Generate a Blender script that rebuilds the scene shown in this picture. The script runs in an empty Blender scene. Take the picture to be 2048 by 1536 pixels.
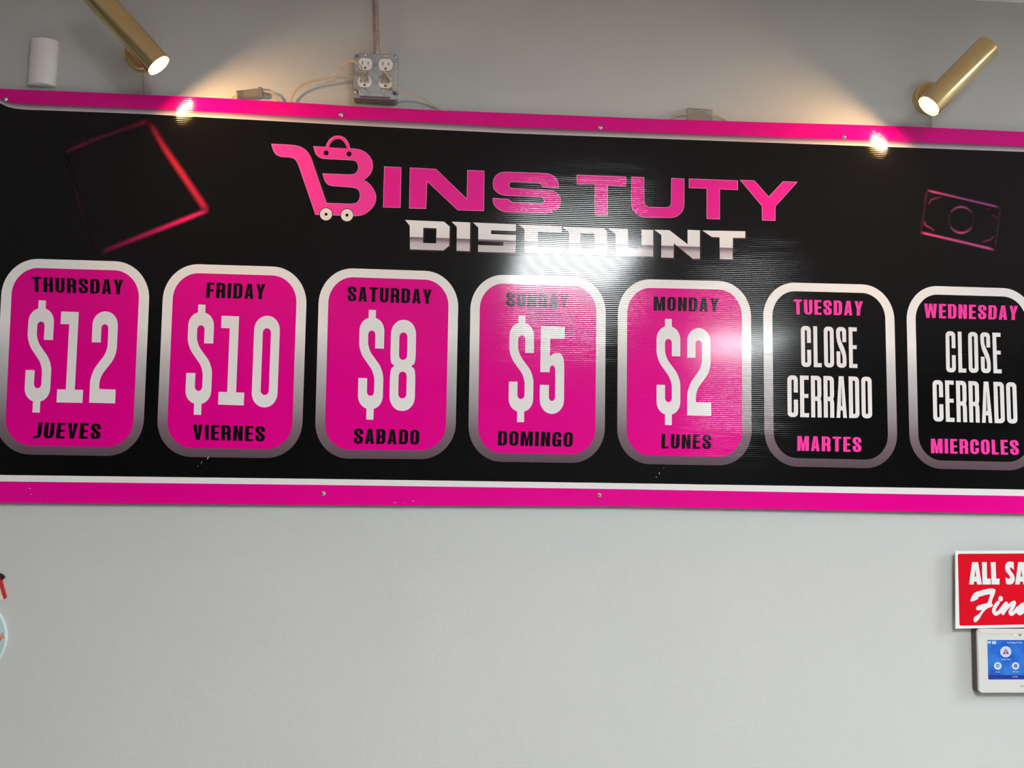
import bpy, bmesh, math, random
from mathutils import Vector, Matrix
from mathutils.geometry import delaunay_2d_cdt
random.seed(4)
PI = math.pi
C = bpy.context.scene.collection
SC = bpy.context.scene

# ------------------------------------------------------------------ camera
F = 2200.0                      # focal length in pixels of the 2048 px wide frame
ZB = 1.60                       # height of the sign's lower edge above the floor
CAM = Vector((0.898009, -2.476593, 0.042834 + ZB))
PITCH, ROLL, YAW = 0.0942378, 0.0136380, 0.0842785
fw = Vector((math.sin(YAW)*math.cos(PITCH), math.cos(YAW)*math.cos(PITCH), math.sin(PITCH)))
r0 = Vector((math.cos(YAW), -math.sin(YAW), 0)); u0 = r0.cross(fw)
rt = math.cos(ROLL)*r0 + math.sin(ROLL)*u0
up = -math.sin(ROLL)*r0 + math.cos(ROLL)*u0
cd = bpy.data.cameras.new('camera'); cam = bpy.data.objects.new('camera', cd); C.objects.link(cam)
cd.sensor_width = 36.0; cd.lens = F/2048*36; cd.clip_start = 0.05; cd.clip_end = 60
M = Matrix((rt, up, -fw)).transposed().to_4x4(); M.translation = CAM
cam.matrix_world = M
SC.camera = cam

# ------------------------------------------------------------------ exposure and world
SC.view_settings.view_transform = 'Standard'
SC.view_settings.look = 'None'
SC.view_settings.gamma = 1.0
SC.view_settings.use_curve_mapping = False
SC.view_settings.exposure = 0.0
w = bpy.data.worlds.new('world'); SC.world = w; w.use_nodes = True
w.node_tree.nodes['Background'].inputs[0].default_value = (0.6, 0.68, 0.75, 1)
w.node_tree.nodes['Background'].inputs[1].default_value = 0.3
CEIL_LIGHT = 86.0
BULB_LIGHT = 420.0

YW = 0.018                      # the wall plane; the sign's front is y = 0
ZC = 1.250 + ZB                 # ceiling height

def ray(px, py):
    return fw + rt*((px-1024)/F) - up*((py-768)/F)
def at(px, py, y=0.0):
    """point of the plane y = const seen at a place measured in the photograph"""
    d = ray(px, py); t = (y-CAM.y)/d.y
    return CAM + d*t

# ------------------------------------------------------------------ colours and materials
def lin(c):
    c /= 255.0
    return c/12.92 if c <= 0.04045 else ((c+0.055)/1.055)**2.4
def rgb(r, g, b): return (lin(r), lin(g), lin(b), 1)

def new_mat(name):
    m = bpy.data.materials.new(name); m.use_nodes = True
    return m, m.node_tree.nodes, m.node_tree.links, m.node_tree.nodes['Principled BSDF']
def mat(name, col, rough=0.5, metal=0.0, spec=0.5, trans=0.0, ior=1.5, emit=None, estr=0, noise=0.0, nscale=60, bump=0.0):
    m, N, L, b = new_mat(name)
    b.inputs['Base Color'].default_value = col; b.inputs['Roughness'].default_value = rough
    b.inputs['Metallic'].default_value = metal; b.inputs['Specular IOR Level'].default_value = spec
    b.inputs['Transmission Weight'].default_value = trans; b.inputs['IOR'].default_value = ior
    if emit:
        b.inputs['Emission Color'].default_value = emit; b.inputs['Emission Strength'].default_value = estr
    if noise or bump:
        g = N.new('ShaderNodeNewGeometry'); t = N.new('ShaderNodeTexNoise')
        t.inputs['Scale'].default_value = nscale; t.inputs['Detail'].default_value = 4
        L.new(g.outputs['Position'], t.inputs['Vector'])
        if noise:
            h = N.new('ShaderNodeMapRange'); h.inputs['From Min'].default_value = .3; h.inputs['From Max'].default_value = .7
            h.inputs['To Min'].default_value = 1-noise; h.inputs['To Max'].default_value = 1+noise
            v = N.new('ShaderNodeVectorMath'); v.operation = 'SCALE'; v.inputs[0].default_value = col[:3]
            L.new(t.outputs['Fac'], h.inputs['Value']); L.new(h.outputs['Result'], v.inputs['Scale'])
            L.new(v.outputs[0], b.inputs['Base Color'])
        if bump:
            bp = N.new('ShaderNodeBump'); bp.inputs['Distance'].default_value = bump
            L.new(t.outputs['Fac'], bp.inputs['Height']); L.new(bp.outputs['Normal'], b.inputs['Normal'])
    return m

# the flutes of the corrugated plastic: a horizontal ripple every 4.5 mm, shared by everything printed on the sheet
RIB, RIBAMP = 0.00452, 0.050
gt = bpy.data.node_groups.new('flute_normal', 'ShaderNodeTree')
gt.interface.new_socket('Normal', in_out='OUTPUT', socket_type='NodeSocketVector')
def build_rib(gt):
    N, L = gt.nodes, gt.links
    out = N.new('NodeGroupOutput'); g = N.new('ShaderNodeNewGeometry'); sx = N.new('ShaderNodeSeparateXYZ')
    L.new(g.outputs['Position'], sx.inputs[0])
    # a slow waviness of the flutes and a slight unevenness of the sheet
    mp = N.new('ShaderNodeMapping'); mp.inputs['Scale'].default_value = (5, 1, 60); L.new(g.outputs['Position'], mp.inputs['Vector'])
    nz = N.new('ShaderNodeTexNoise'); nz.inputs['Scale'].default_value = 1.0; nz.inputs['Detail'].default_value = 3
    L.new(mp.outputs[0], nz.inputs['Vector'])
    def ma(op, a, b=None):
        n = N.new('ShaderNodeMath'); n.operation = op
        for i, v in enumerate((a, b)):
            if v is None: continue
            if isinstance(v, (int, float)): n.inputs[i].default_value = v
            else: L.new(v, n.inputs[i])
        return n.outputs[0]
    ph = ma('MULTIPLY', sx.outputs['Z'], 2*PI/RIB)
    ph = ma('ADD', ph, ma('MULTIPLY', nz.outputs['Fac'], 1.2))
    amp = ma('MULTIPLY_ADD' if False else 'MULTIPLY', ma('ADD', nz.outputs['Fac'], 0.45), RIBAMP*1.05)
    s = ma('MULTIPLY', ma('POWER', ma('SINE', ph), 5.0), amp)
    mp2 = N.new('ShaderNodeMapping'); mp2.inputs['Scale'].default_value = (3.2, 1, 3.2); L.new(g.outputs['Position'], mp2.inputs['Vector'])
    n2 = N.new('ShaderNodeTexNoise'); n2.inputs['Scale'].default_value = 1.0; n2.inputs['Detail'].default_value = 1
    L.new(mp2.outputs[0], n2.inputs['Vector'])
    wob = ma('MULTIPLY', ma('SUBTRACT', n2.outputs['Fac'], 0.5), 0.010)
    # fine print grain
    n3 = N.new('ShaderNodeTexNoise'); n3.inputs['Scale'].default_value = 900; n3.inputs['Detail'].default_value = 1
    L.new(g.outputs['Position'], n3.inputs['Vector'])
    gx = ma('MULTIPLY', ma('SUBTRACT', n3.outputs['Fac'], 0.5), 0.03)
    cx = N.new('ShaderNodeCombineXYZ'); L.new(ma('ADD', gx, wob), cx.inputs[0]); L.new(ma('ADD', s, wob), cx.inputs[2])
    ad = N.new('ShaderNodeVectorMath'); ad.operation = 'ADD'; L.new(g.outputs['Normal'], ad.inputs[0]); L.new(cx.outputs[0], ad.inputs[1])
    nn = N.new('ShaderNodeVectorMath'); nn.operation = 'NORMALIZE'; L.new(ad.outputs[0], nn.inputs[0])
    L.new(nn.outputs[0], out.inputs[0])
build_rib(gt)
def print_mat(name, col=(0, 0, 0, 1), rough=0.085, ramp=None, attr=False, slope=0.0, zr=None):
    """glossy print on the corrugated sheet; ramp = printed colour fade up the artwork, attr = printed colours stored on the mesh"""
    m, N, L, b = new_mat(name)
    b.inputs['Base Color'].default_value = col; b.inputs['Roughness'].default_value = rough
    b.inputs['Specular IOR Level'].default_value = 0.31
    gn = N.new('ShaderNodeGroup'); gn.node_tree = gt; L.new(gn.outputs[0], b.inputs['Normal'])
    if ramp:
        g = N.new('ShaderNodeNewGeometry'); sx = N.new('ShaderNodeSeparateXYZ'); L.new(g.outputs['Position'], sx.inputs[0])
        a = N.new('ShaderNodeMath'); a.operation = 'MULTIPLY_ADD'; a.inputs[1].default_value = -slope
        L.new(sx.outputs['X'], a.inputs[0]); L.new(sx.outputs['Z'], a.inputs[2])
        mr = N.new('ShaderNodeMapRange'); mr.inputs['From Min'].default_value = zr[0]; mr.inputs['From Max'].default_value = zr[1]
        L.new(a.outputs[0], mr.inputs['Value'])
        cr = N.new('ShaderNodeValToRGB'); e = cr.color_ramp.elements
        while len(e) < len(ramp): e.new(0.5)
        for k, (p, c) in enumerate(ramp): e[k].position = p; e[k].color = c
        L.new(mr.outputs[0], cr.inputs[0]); L.new(cr.outputs[0], b.inputs['Base Color'])
    if attr:
        v = N.new('ShaderNodeVertexColor'); v.layer_name = 'Col'; L.new(v.outputs[0], b.inputs['Base Color'])
    return m

PINK = (0.73, 0.0, 0.25, 1)
MT = dict(
    black=print_mat('black print', (0.0022, 0.0022, 0.0026, 1)),
    pink=print_mat('magenta print', PINK),
    pinktext=print_mat('bright pink print', (0.95, 0.05, 0.37, 1)),
    pale=print_mat('pale pink print edge', (0.85, 0.35, 0.55, 1)),
    cream=print_mat('cream print', (0.84, 0.78, 0.72, 1)),
    white=print_mat('white print', (0.72, 0.70, 0.70, 1)),
    whitetxt=print_mat('white lettering print', (0.76, 0.74, 0.74, 1)),
    fade=print_mat('printed fade', attr=True),
    sheen=print_mat('silver print with dark seam'),
)

# ------------------------------------------------------------------ mesh and object helpers
def org(parent):
    v = Vector((0, 0, 0))
    while parent is not None: v = v + parent.location; parent = parent.parent
    return v
def link(name, me, material, parent=None, label=None, loc=None):
    o = bpy.data.objects.new(name, me); C.objects.link(o)
    if material is not None: me.materials.append(material)
    o.parent = parent
    if label: o['label'] = label
    return o
def obj(name, bm, material, parent=None, label=None, smooth=False, origin=None, mats=()):
    """link a bmesh given in world coordinates as one object; top-level meshes get their origin at `origin`"""
    off = org(parent) if parent is not None else Vector(origin or (0, 0, 0))
    me = bpy.data.meshes.new(name)
    bmesh.ops.translate(bm, verts=bm.verts, vec=-off)
    if smooth:
        for f in bm.faces: f.smooth = True
    bm.to_mesh(me); bm.free()
    o = link(name, me, material, parent, label)
    for m in mats: me.materials.append(m)
    if parent is None: o.location = off
    return o
def sharp(o, ang=35):
    me = o.data
    bm = bmesh.new(); bm.from_mesh(me)
    for e in bm.edges:
        if len(e.link_faces) == 2 and e.calc_face_angle(0) > math.radians(ang): e.smooth = False
    bm.to_mesh(me); bm.free()
    return o
def thing(name, label, cat, loc, group=None):
    o = bpy.data.objects.new(name, None); C.objects.link(o); o.location = loc; o.empty_display_size = .05
    o['label'] = label; o['category'] = cat
    if group: o['group'] = group
    return o
def part_node(name, parent, loc, label=None):
    o = bpy.data.objects.new(name, None); C.objects.link(o); o.parent = parent; o.location = Vector(loc)-org(parent)
    if label: o['label'] = label
    return o

def box(bm, lo, hi, bev=0, seg=2):
    r = bmesh.ops.create_cube(bm, size=1.0)
    lo, hi = Vector(lo), Vector(hi)
    for v in r['verts']:
        v.co = Vector((lo[i]+(hi[i]-lo[i])*(v.co[i]+.5) for i in range(3)))
    if bev:
        es = list({e for v in r['verts'] for e in v.link_edges})
        bmesh.ops.bevel(bm, geom=es, offset=bev, segments=seg, affect='EDGES', profile=.5)
    return bm
def basis(d):
    d = Vector(d).normalized(); a = Vector((0, 0, 1)) if abs(d.z) < .9 else Vector((1, 0, 0))
    x = d.cross(a).normalized(); y = d.cross(x).normalized(); return x, y, d
def lathe(bm, p, d, prof, n=32, cap0=True, cap1=True, mi=0):
    """profile (radius, distance along d) turned about the line p + t d"""
    x, y, d = basis(d); rings = []
    for r, t in prof:
        rings.append([bm.verts.new(Vector(p)+d*t+(x*math.cos(2*PI*k/n)+y*math.sin(2*PI*k/n))*r) for k in range(n)])
    fs = []
    for a, b in zip(rings, rings[1:]):
        for k in range(n): fs.append(bm.faces.new((a[k], a[(k+1) % n], b[(k+1) % n], b[k])))
    if cap0: fs.append(bm.faces.new(rings[0][::-1]))
    if cap1: fs.append(bm.faces.new(rings[-1]))
    for f in fs: f.material_index = mi
    return bm
def catmull(P, n=8, closed=False):
    P = [Vector(p) for p in P]; out = []
    m = len(P)
    for i in range(m if closed else m-1):
        if closed: a, b, c, d = P[(i-1) % m], P[i], P[(i+1) % m], P[(i+2) % m]
        else: a, b, c, d = P[max(i-1, 0)], P[i], P[i+1], P[min(i+2, m-1)]
        for k in range(n):
            t = k/n
            out.append(.5*((2*b)+(c-a)*t+(2*a-5*b+4*c-d)*t*t+(3*b-a-3*c+d)*t**3))
    if not closed: out.append(P[-1])
    return out
def tube(bm, path, r, n=8, rf=None):
    rings = []; prev = None; s = 0
    for i, p in enumerate(path):
        d = (path[min(i+1, len(path)-1)]-path[max(i-1, 0)]).normalized()
        if i: s += (p-path[i-1]).length
        if prev is None: x = basis(d)[0]
        else: x = (prev-d*prev.dot(d)).normalized()
        prev = x; y = d.cross(x)
        rings.append([bm.verts.new(p+(x*math.cos(2*PI*k/n)+y*math.sin(2*PI*k/n))*(rf(s, 2*PI*k/n) if rf else r)) for k in range(n)])
    for a, b in zip(rings, rings[1:]):
        for k in range(n): bm.faces.new((a[k], a[(k+1) % n], b[(k+1) % n], b[k]))
    bm.faces.new(rings[0][::-1]); bm.faces.new(rings[-1])
    bmesh.ops.recalc_face_normals(bm, faces=bm.faces)
    return bm

# ------------------------------------------------------------------ flat artwork: polygons with rounded corners, union minus holes
def rpoly(P, n=6):
    """P: (x,y), (x,y,r) or (x,y,rx,ry) - corners rounded, rx along mostly horizontal edges and ry along vertical ones"""
    out = []; m = len(P)
    for i, p in enumerate(P):
        c = Vector(p[:2])
        if len(p) == 2: out.append(c); continue
        a, b = Vector(P[i-1][:2]), Vector(P[(i+1) % m][:2])
        rr = (p[2], p[2]) if len(p) == 3 else (p[2], p[3])
        def dist(q, o):
            v = q-c
            d = rr[0] if abs(v.x) > abs(v.y) else rr[1]
            lim = v.length*(.5 if len(o) > 2 else .98)
            return v.normalized(), min(d, lim)
        va, da = dist(a, P[i-1]); vb, db = dist(b, P[(i+1) % m])
        p0, p3 = c+va*da, c+vb*db; p1, p2 = p0-va*da*.552, p3-vb*db*.552
        for k in range(n+1):
            t = k/n
            out.append(p0*(1-t)**3+3*p1*t*(1-t)**2+3*p2*t*t*(1-t)+p3*t**3)
    return out
def smooth_poly(P, n=5):
    """closed outline; entries with a third value are sharp corners, the rest are run through smoothly"""
    m = len(P); cor = [i for i, p in enumerate(P) if len(p) > 2]
    if not cor: return [Vector(v[:2]) for v in catmull([(p[0], p[1], 0) for p in P], n, True)]
    out = []
    for j, i0 in enumerate(cor):
        i1 = cor[(j+1) % len(cor)]
        if i1 <= i0: i1 += m
        seg = [(P[k % m][0], P[k % m][1], 0) for k in range(i0, i1+1)]
        c = catmull(seg, n) if len(seg) > 2 else [Vector(s) for s in seg]
        out += [Vector(v[:2]) for v in c[:-1]]
    return out
def circle(x, y, rx, ry=None, n=40):
    ry = ry or rx
    return [Vector((x+rx*math.cos(2*PI*k/n), y+ry*math.sin(2*PI*k/n))) for k in range(n)]
def area2(P): return sum(P[i-1].x*P[i].y-P[i].x*P[i-1].y for i in range(len(P)))
def flat(bm, pos, neg, y, mi=0):
    """fill in the plane y = const, facing the room; pos and neg are lists of (x, z) outlines"""
    V, Fc = [], []
    for P in pos+neg:
        P = list(P)
        if area2(P) < 0: P.reverse()
        Fc.append(list(range(len(V), len(V)+len(P)))); V += [Vector(p) for p in P]
    vs, es, fs, ov, oe, of = delaunay_2d_cdt(V, [], Fc, 1, 1e-6)
    np_ = len(pos); vm = {}
    for f, o in zip(fs, of):
        if not any(k < np_ for k in o) or any(k >= np_ for k in o): continue
        vv = []
        for i in f:
            if i not in vm: vm[i] = bm.verts.new((vs[i].x, y, vs[i].y))
            vv.append(vm[i])
        try: q = bm.faces.new(vv)
        except ValueError: continue
        q.normal_update()
        if q.normal.y > 0: q.normal_flip()
        q.material_index = mi
    return bm
def px2(P, y=0.0):
    """photo positions -> (x, z) on the plane y"""
    o = []
    for p in P:
        w_ = at(p[0], p[1], y); o.append(Vector((w_.x, w_.z)))
    return o
def quadmap(Q, W=1.0, H=1.0):
    """(x right, y down) in a W x H box -> photo position inside the four-cornered box Q = TL TR BR BL"""
    tl, tr, br, bl = [Vector(q) for q in Q]
    def f(p):
        u, v = p[0]/W, p[1]/H
        return (tl*(1-u)+tr*u)*(1-v)+(bl*(1-u)+br*u)*v
    return f
def offs(P, d):
    """outline grown by d (same units), mitred"""
    P = list(P)
    P = [p for i, p in enumerate(P) if (p-P[i-1]).length > 1e-6]
    sg = 1 if area2(P) > 0 else -1; n = len(P); out = []
    for i in range(n):
        e1 = (P[i]-P[i-1]).normalized(); e2 = (P[(i+1) % n]-P[i]).normalized()
        n1 = Vector((e1.y, -e1.x))*sg; n2 = Vector((e2.y, -e2.x))*sg
        m_ = n1+n2
        if m_.length < 1e-4: m_ = n1
        m_.normalize(); k = max(.35, m_.dot(n1)); out.append(P[i]+m_*d/k)
    return out
LAY = 0.00016                   # thickness of one printed layer

# ------------------------------------------------------------------ lettering
def glyph(ch, W, s, t, r=None):
    """condensed capitals in a box W wide and 100 high (y down): s = stem, t = bar; returns width, outlines, holes"""
    rx = W*.40; ry = W*.42; R = (rx, ry); c = max((W-2*s)/2, .5); K = (c, c*1.3)
    a, b = s, W-s
    if ch == 'T': m = W/2; return W, [[(0, 0), (W, 0), (W, t), (m+s/2, t), (m+s/2, 100), (m-s/2, 100), (m-s/2, t), (0, t)]], []
    if ch == 'H': return W, [[(0, 0), (a, 0), (a, 43), (b, 43), (b, 0), (W, 0), (W, 100), (b, 100), (b, 43+t), (a, 43+t), (a, 100), (0, 100)]], []
    if ch == 'U': return W, [[(0, 0), (a, 0), (a, 100-t)+K, (b, 100-t)+K, (b, 0), (W, 0), (W, 100)+R, (0, 100)+R]], []
    if ch == 'R': return W, [[(0, 0), (W, 0)+R, (W, 50, 8), (W-s*.25, 55, 2), (W, 60, 8), (W, 100), (b, 100), (b, 60)+K, (a, 60), (a, 100), (0, 100)]], [[(a, t), (b, t)+K, (b, 60-t)+K, (a, 60-t)]]
    if ch == 'P': return W, [[(0, 0), (W, 0)+R, (W, 58)+R, (a, 58), (a, 100), (0, 100)]], [[(a, t), (b, t)+K, (b, 58-t)+K, (a, 58-t)]]
    if ch == 'S': return W, [[(W, 37), (b, 37), (b, t)+K, (a, t)+K, (a, 30, 1, 9), (W, 62, 1, 16), (W, 100)+R, (0, 100)+R, (0, 60), (a, 60), (a, 100-t)+K, (b, 100-t)+K, (b, 69, 1, 9), (0, 36, 1, 16), (0, 0)+R, (W, 0)+R]], []
    if ch == 'D': return W, [[(0, 0), (W, 0)+R, (W, 100)+R, (0, 100)]], [[(a, t), (b, t)+K, (b, 100-t)+K, (a, 100-t)]]
    if ch == 'A':
        m = W/2; k = W*.27; g = s*.92
        return W, [[(k, 0), (W-k, 0), (W, 100), (W-g, 100), (W-g-k*.14, 82), (g+k*.14, 82), (g, 100), (0, 100)]], [[(m-.3, 24), (m+.3, 24), (W-g-k*.30, 82-t), (g+k*.30, 82-t)]]
    if ch == 'Y': m = W/2; return W, [[(0, 0), (s, 0), (m, 36), (W-s, 0), (W, 0), (m+s/2, 58), (m+s/2, 100), (m-s/2, 100), (m-s/2, 58)]], []
    if ch == 'J': return W*.8, [[(W*.8-s, 0), (W*.8, 0), (W*.8, 100)+R, (0, 100, 6), (0, 100-t), (W*.8-s, 100-t, 6)]], []
    if ch == 'E': w_ = W*.84; return w_, [[(0, 0), (w_, 0), (w_, t), (a, t), (a, 44), (w_*.95, 44), (w_*.95, 44+t*.95), (a, 44+t*.95), (a, 100-t), (w_, 100-t), (w_, 100), (0, 100)]], []
    if ch == 'F': w_ = W*.84; return w_, [[(0, 0), (w_, 0), (w_, t), (a, t), (a, 44), (w_*.92, 44), (w_*.92, 44+t), (a, 44+t), (a, 100), (0, 100)]], []
    if ch == 'L': w_ = W*.80; return w_, [[(0, 0), (a, 0), (a, 100-t), (w_, 100-t), (w_, 100), (0, 100)]], []
    if ch == 'V': m = W/2; return W, [[(0, 0), (s, 0), (m, 66), (W-s, 0), (W, 0), (W*.70, 100), (W*.30, 100)]], []
    if ch == 'I': return s, [[(0, 0), (s, 0), (s, 100), (0, 100)]], []
    if ch == 'N': return W, [[(0, 0), (s, 0), (b, 52), (b, 0), (W, 0), (W, 100), (b, 100), (a, 44), (a, 100), (0, 100)]], []
    if ch == 'M': w_ = W*1.34; m = w_/2; return w_, [[(0, 0), (s*1.2, 0), (m, 56), (w_-s*1.2, 0), (w_, 0), (w_, 100), (w_-s, 100), (w_-s, 36), (m+s*.36, 100), (m-s*.36, 100), (a, 36), (a, 100), (0, 100)]], []
    if ch == 'O': return W, [[(0, 0)+R, (W, 0)+R, (W, 100)+R, (0, 100)+R]], [[(a, t)+K, (b, t)+K, (b, 100-t)+K, (a, 100-t)+K]]
    if ch == 'G': return W, [[(W, 35), (b, 35), (b, t)+K, (a, t)+K, (a, 100-t)+K, (b, 100-t)+K, (b, 62), (b-s*.35, 62), (b-s*.35, 50), (W, 50), (W, 100), (W-s*.35, 100), (W-s*.5, 95), (W-s, 100, 3), (0, 100)+R, (0, 0)+R, (W, 0)+R]], []
    if ch == 'C': return W, [[(W, 41), (b, 41), (b, t)+K, (a, t)+K, (a, 100-t)+K, (b, 100-t)+K, (b, 58), (W, 58), (W, 100)+R, (0, 100)+R, (0, 0)+R, (W, 0)+R]], []
    if ch == 'B': return W, [[(0, 0), (W, 0)+R, (W, 46, 8), (W-s*.2, 50, 2), (W, 54, 8), (W, 100)+R, (0, 100)]], [[(a, t), (b, t)+K, (b, 50-t*.5)+K, (a, 50-t*.5)], [(a, 50+t*.5), (b, 50+t*.5)+K, (b, 100-t)+K, (a, 100-t)]]
    if ch == 'W': w_ = W*1.5; m = w_/2; return w_, [[(0, 0), (s, 0), (w_*.28, 64), (m-s*.45, 0), (m+s*.45, 0), (w_*.72, 64), (w_-s, 0), (w_, 0), (w_*.86, 100), (w_*.62, 100), (m, 42), (w_*.38, 100), (w_*.14, 100)]], []
    raise KeyError(ch)
def word(text, W, s, t, gap):
    x = 0; pos, neg = [], []
    for ch in text:
        if ch == ' ': x += W*.6; continue
        w_, p, n = glyph(ch, W, s, t)
        pos += [[Vector((v.x+x, v.y)) for v in rpoly(q)] for q in p]
        neg += [[Vector((v.x+x, v.y)) for v in rpoly(q)] for q in n]
        x += w_+gap
    return x-gap, pos, neg
def word_mesh(name, text, Q, parent, m, layer, W=62, s=25, t=14, gap=14.5, label=None):
    tot, pos, neg = word(text, W, s, t, gap); f = quadmap(Q, tot, 100)
    bm = bmesh.new()
    flat(bm, [px2([f(v) for v in q]) for q in pos], [px2([f(v) for v in q]) for q in neg], -LAY*layer)
    return obj(name, bm, m, parent, label)

# price figures, each in its own box (x 0..1, y 0..1)
def nb(P, x0, y0, w_, h):
    o = []
    for p in P:
        q = ((p[0]-x0)/w_, (p[1]-y0)/h)
        if len(p) == 4: q += (p[2]/w_, p[3]/h)
        elif len(p) == 3: q += (p[2]/w_, p[2]/h)
        o.append(q)
    return o
def rp_box(P, x0, y0, w_, h):      # round in measured units, then scale to the unit box
    return [Vector(((v.x-x0)/w_, (v.y-y0)/h)) for v in rpoly(P, 8)]
FIG = {
 '$': ([rp_box([(587, 629), (525, 629), (525, 503, 25, 30), (475, 503, 25, 30), (475, 632, 10, 50), (587, 782, 10, 60), (587, 1058, 80, 95), (413, 1058, 80, 95), (413, 840), (475, 840), (475, 965, 25, 30), (525, 965, 25, 30), (525, 806, 10, 50), (413, 650, 10, 60), (413, 411, 80, 95), (587, 411, 80, 95)], 412, 357, 175, 776),
        rp_box([(475, 357), (525, 357), (525, 430), (475, 430)], 412, 357, 175, 776),
        rp_box([(475, 1040), (525, 1040), (525, 1133), (475, 1133)], 412, 357, 175, 776)], []),
 '2': ([rp_box([(637, 643), (637, 425, 86, 95), (808, 425, 86, 95), (808, 735, 10, 60), (700, 885, 10, 50), (700, 968), (812, 968), (812, 1065), (637, 1065), (637, 860, 10, 70), (745, 705, 10, 50), (745, 515, 24, 28), (698, 515, 24, 28), (698, 643)], 637, 425, 175, 640)], []),
 '5': ([rp_box([(1420, 450), (1562, 450), (1562, 524), (1475, 524), (1475, 628), (1500, 608, 14, 10), (1560, 608, 45, 75), (1560, 969, 72, 85), (1416, 969, 72, 85), (1416, 798), (1470, 798), (1470, 892, 20, 25), (1507, 892, 20, 25), (1507, 682, 20, 25), (1474, 682, 16, 25), (1474, 722), (1418, 722)], 1416, 450, 146, 519)], []),
 '8': ([rp_box([(530, 412, 72, 85), (680, 412, 72, 85), (680, 665, 12, 50), (655, 685, 4), (680, 705, 12, 50), (680, 950, 72, 85), (530, 950, 72, 85), (530, 705, 12, 50), (555, 685, 4), (530, 665, 12, 50)], 530, 412, 150, 538)],
       [rp_box([(581, 487, 22, 28), (629, 487, 22, 28), (629, 648, 22, 28), (581, 648, 22, 28)], 530, 412, 150, 538),
        rp_box([(581, 718, 22, 28), (629, 718, 22, 28), (629, 876, 22, 28), (581, 876, 22, 28)], 530, 412, 150, 538)]),
 '1': ([rp_box([(0, 0), (104, 0), (104, 452), (153, 452), (153, 528), (0, 528), (0, 452), (51, 452), (51, 73), (0, 73)], 0, 0, 153, 528)], []),
 '0': ([rp_box([(0, 0, 75, 85), (152, 0, 75, 85), (152, 541, 75, 85), (0, 541, 75, 85)], 0, 0, 152, 541)],
       [rp_box([(52, 74, 22, 28), (100, 74, 22, 28), (100, 467, 22, 28), (52, 467, 22, 28)], 0, 0, 152, 541)]),
}
def Z(pts, s, ox, oy): return [(ox+p[0]/s, oy+p[1]/s) for p in pts]

# ================================================================== THE SETTING
def wall_mat(name, col, warm=0.0, rough=.5):
    m, N, L, b = new_mat(name)
    g = N.new('ShaderNodeNewGeometry')
    t = N.new('ShaderNodeTexNoise'); t.inputs['Scale'].default_value = 2.2; t.inputs['Detail'].default_value = 6
    L.new(g.outputs['Position'], t.inputs['Vector'])
    h = N.new('ShaderNodeMapRange'); h.inputs['From Min'].default_value = .3; h.inputs['From Max'].default_value = .7
    h.inputs['To Min'].default_value = .975; h.inputs['To Max'].default_value = 1.02
    v = N.new('ShaderNodeVectorMath'); v.operation = 'SCALE'; v.inputs[0].default_value = col[:3]
    L.new(t.outputs['Fac'], h.inputs['Value']); L.new(h.outputs['Result'], v.inputs['Scale']); L.new(v.outputs[0], b.inputs['Base Color'])
    n2 = N.new('ShaderNodeTexNoise'); n2.inputs['Scale'].default_value = 260; n2.inputs['Detail'].default_value = 3
    n3 = N.new('ShaderNodeTexNoise'); n3.inputs['Scale'].default_value = 34; n3.inputs['Detail'].default_value = 4
    L.new(g.outputs['Position'], n2.inputs['Vector']); L.new(g.outputs['Position'], n3.inputs['Vector'])
    ad = N.new('ShaderNodeMath'); ad.operation = 'MULTIPLY_ADD'; ad.inputs[1].default_value = 2.5
    L.new(n3.outputs['Fac'], ad.inputs[0]); L.new(n2.outputs['Fac'], ad.inputs[2])
    bp = N.new('ShaderNodeBump'); bp.inputs['Distance'].default_value = .0007; bp.inputs['Strength'].default_value = .5
    L.new(ad.outputs[0], bp.inputs['Height']); L.new(bp.outputs['Normal'], b.inputs['Normal'])
    b.inputs['Roughness'].default_value = rough; b.inputs['Specular IOR Level'].default_value = .35
    return m
WALL = wall_mat('grey wall paint', (0.51, 0.517, 0.507, 1))
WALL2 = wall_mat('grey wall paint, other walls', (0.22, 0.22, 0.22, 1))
CEILM = mat('ceiling paint', (0.80, 0.76, 0.74, 1), .9, noise=.03, nscale=8)
FLOORM = mat('shop floor', (0.26, 0.23, 0.21, 1), .45, noise=.08, nscale=5)
X0, X1, Y1 = -2.6, 6.4, -9.5
def struct(name, lo, hi, m):
    o = obj(name, box(bmesh.new(), lo, hi), m, origin=((lo[0]+hi[0])/2, (lo[1]+hi[1])/2, lo[2])); o['kind'] = 'structure'; return o
struct('floor', (X0-.1, Y1-.1, -.1), (X1+.1, YW+.1, 0), FLOORM)
struct('ceiling', (X0-.1, Y1-.1, ZC), (X1+.1, YW+.1, ZC+.1), CEILM)
struct('wall_front', (X0-.1, YW, 0), (X1+.1, YW+.12, ZC), WALL)
struct('wall_left', (X0-.12, Y1-.1, 0), (X0, YW, ZC), WALL2)
struct('wall_right', (X1, Y1-.1, 0), (X1+.12, YW, ZC), WALL2)
struct('wall_back', (X0, Y1-.12, 0), (X1, Y1, ZC), WALL2)

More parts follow.
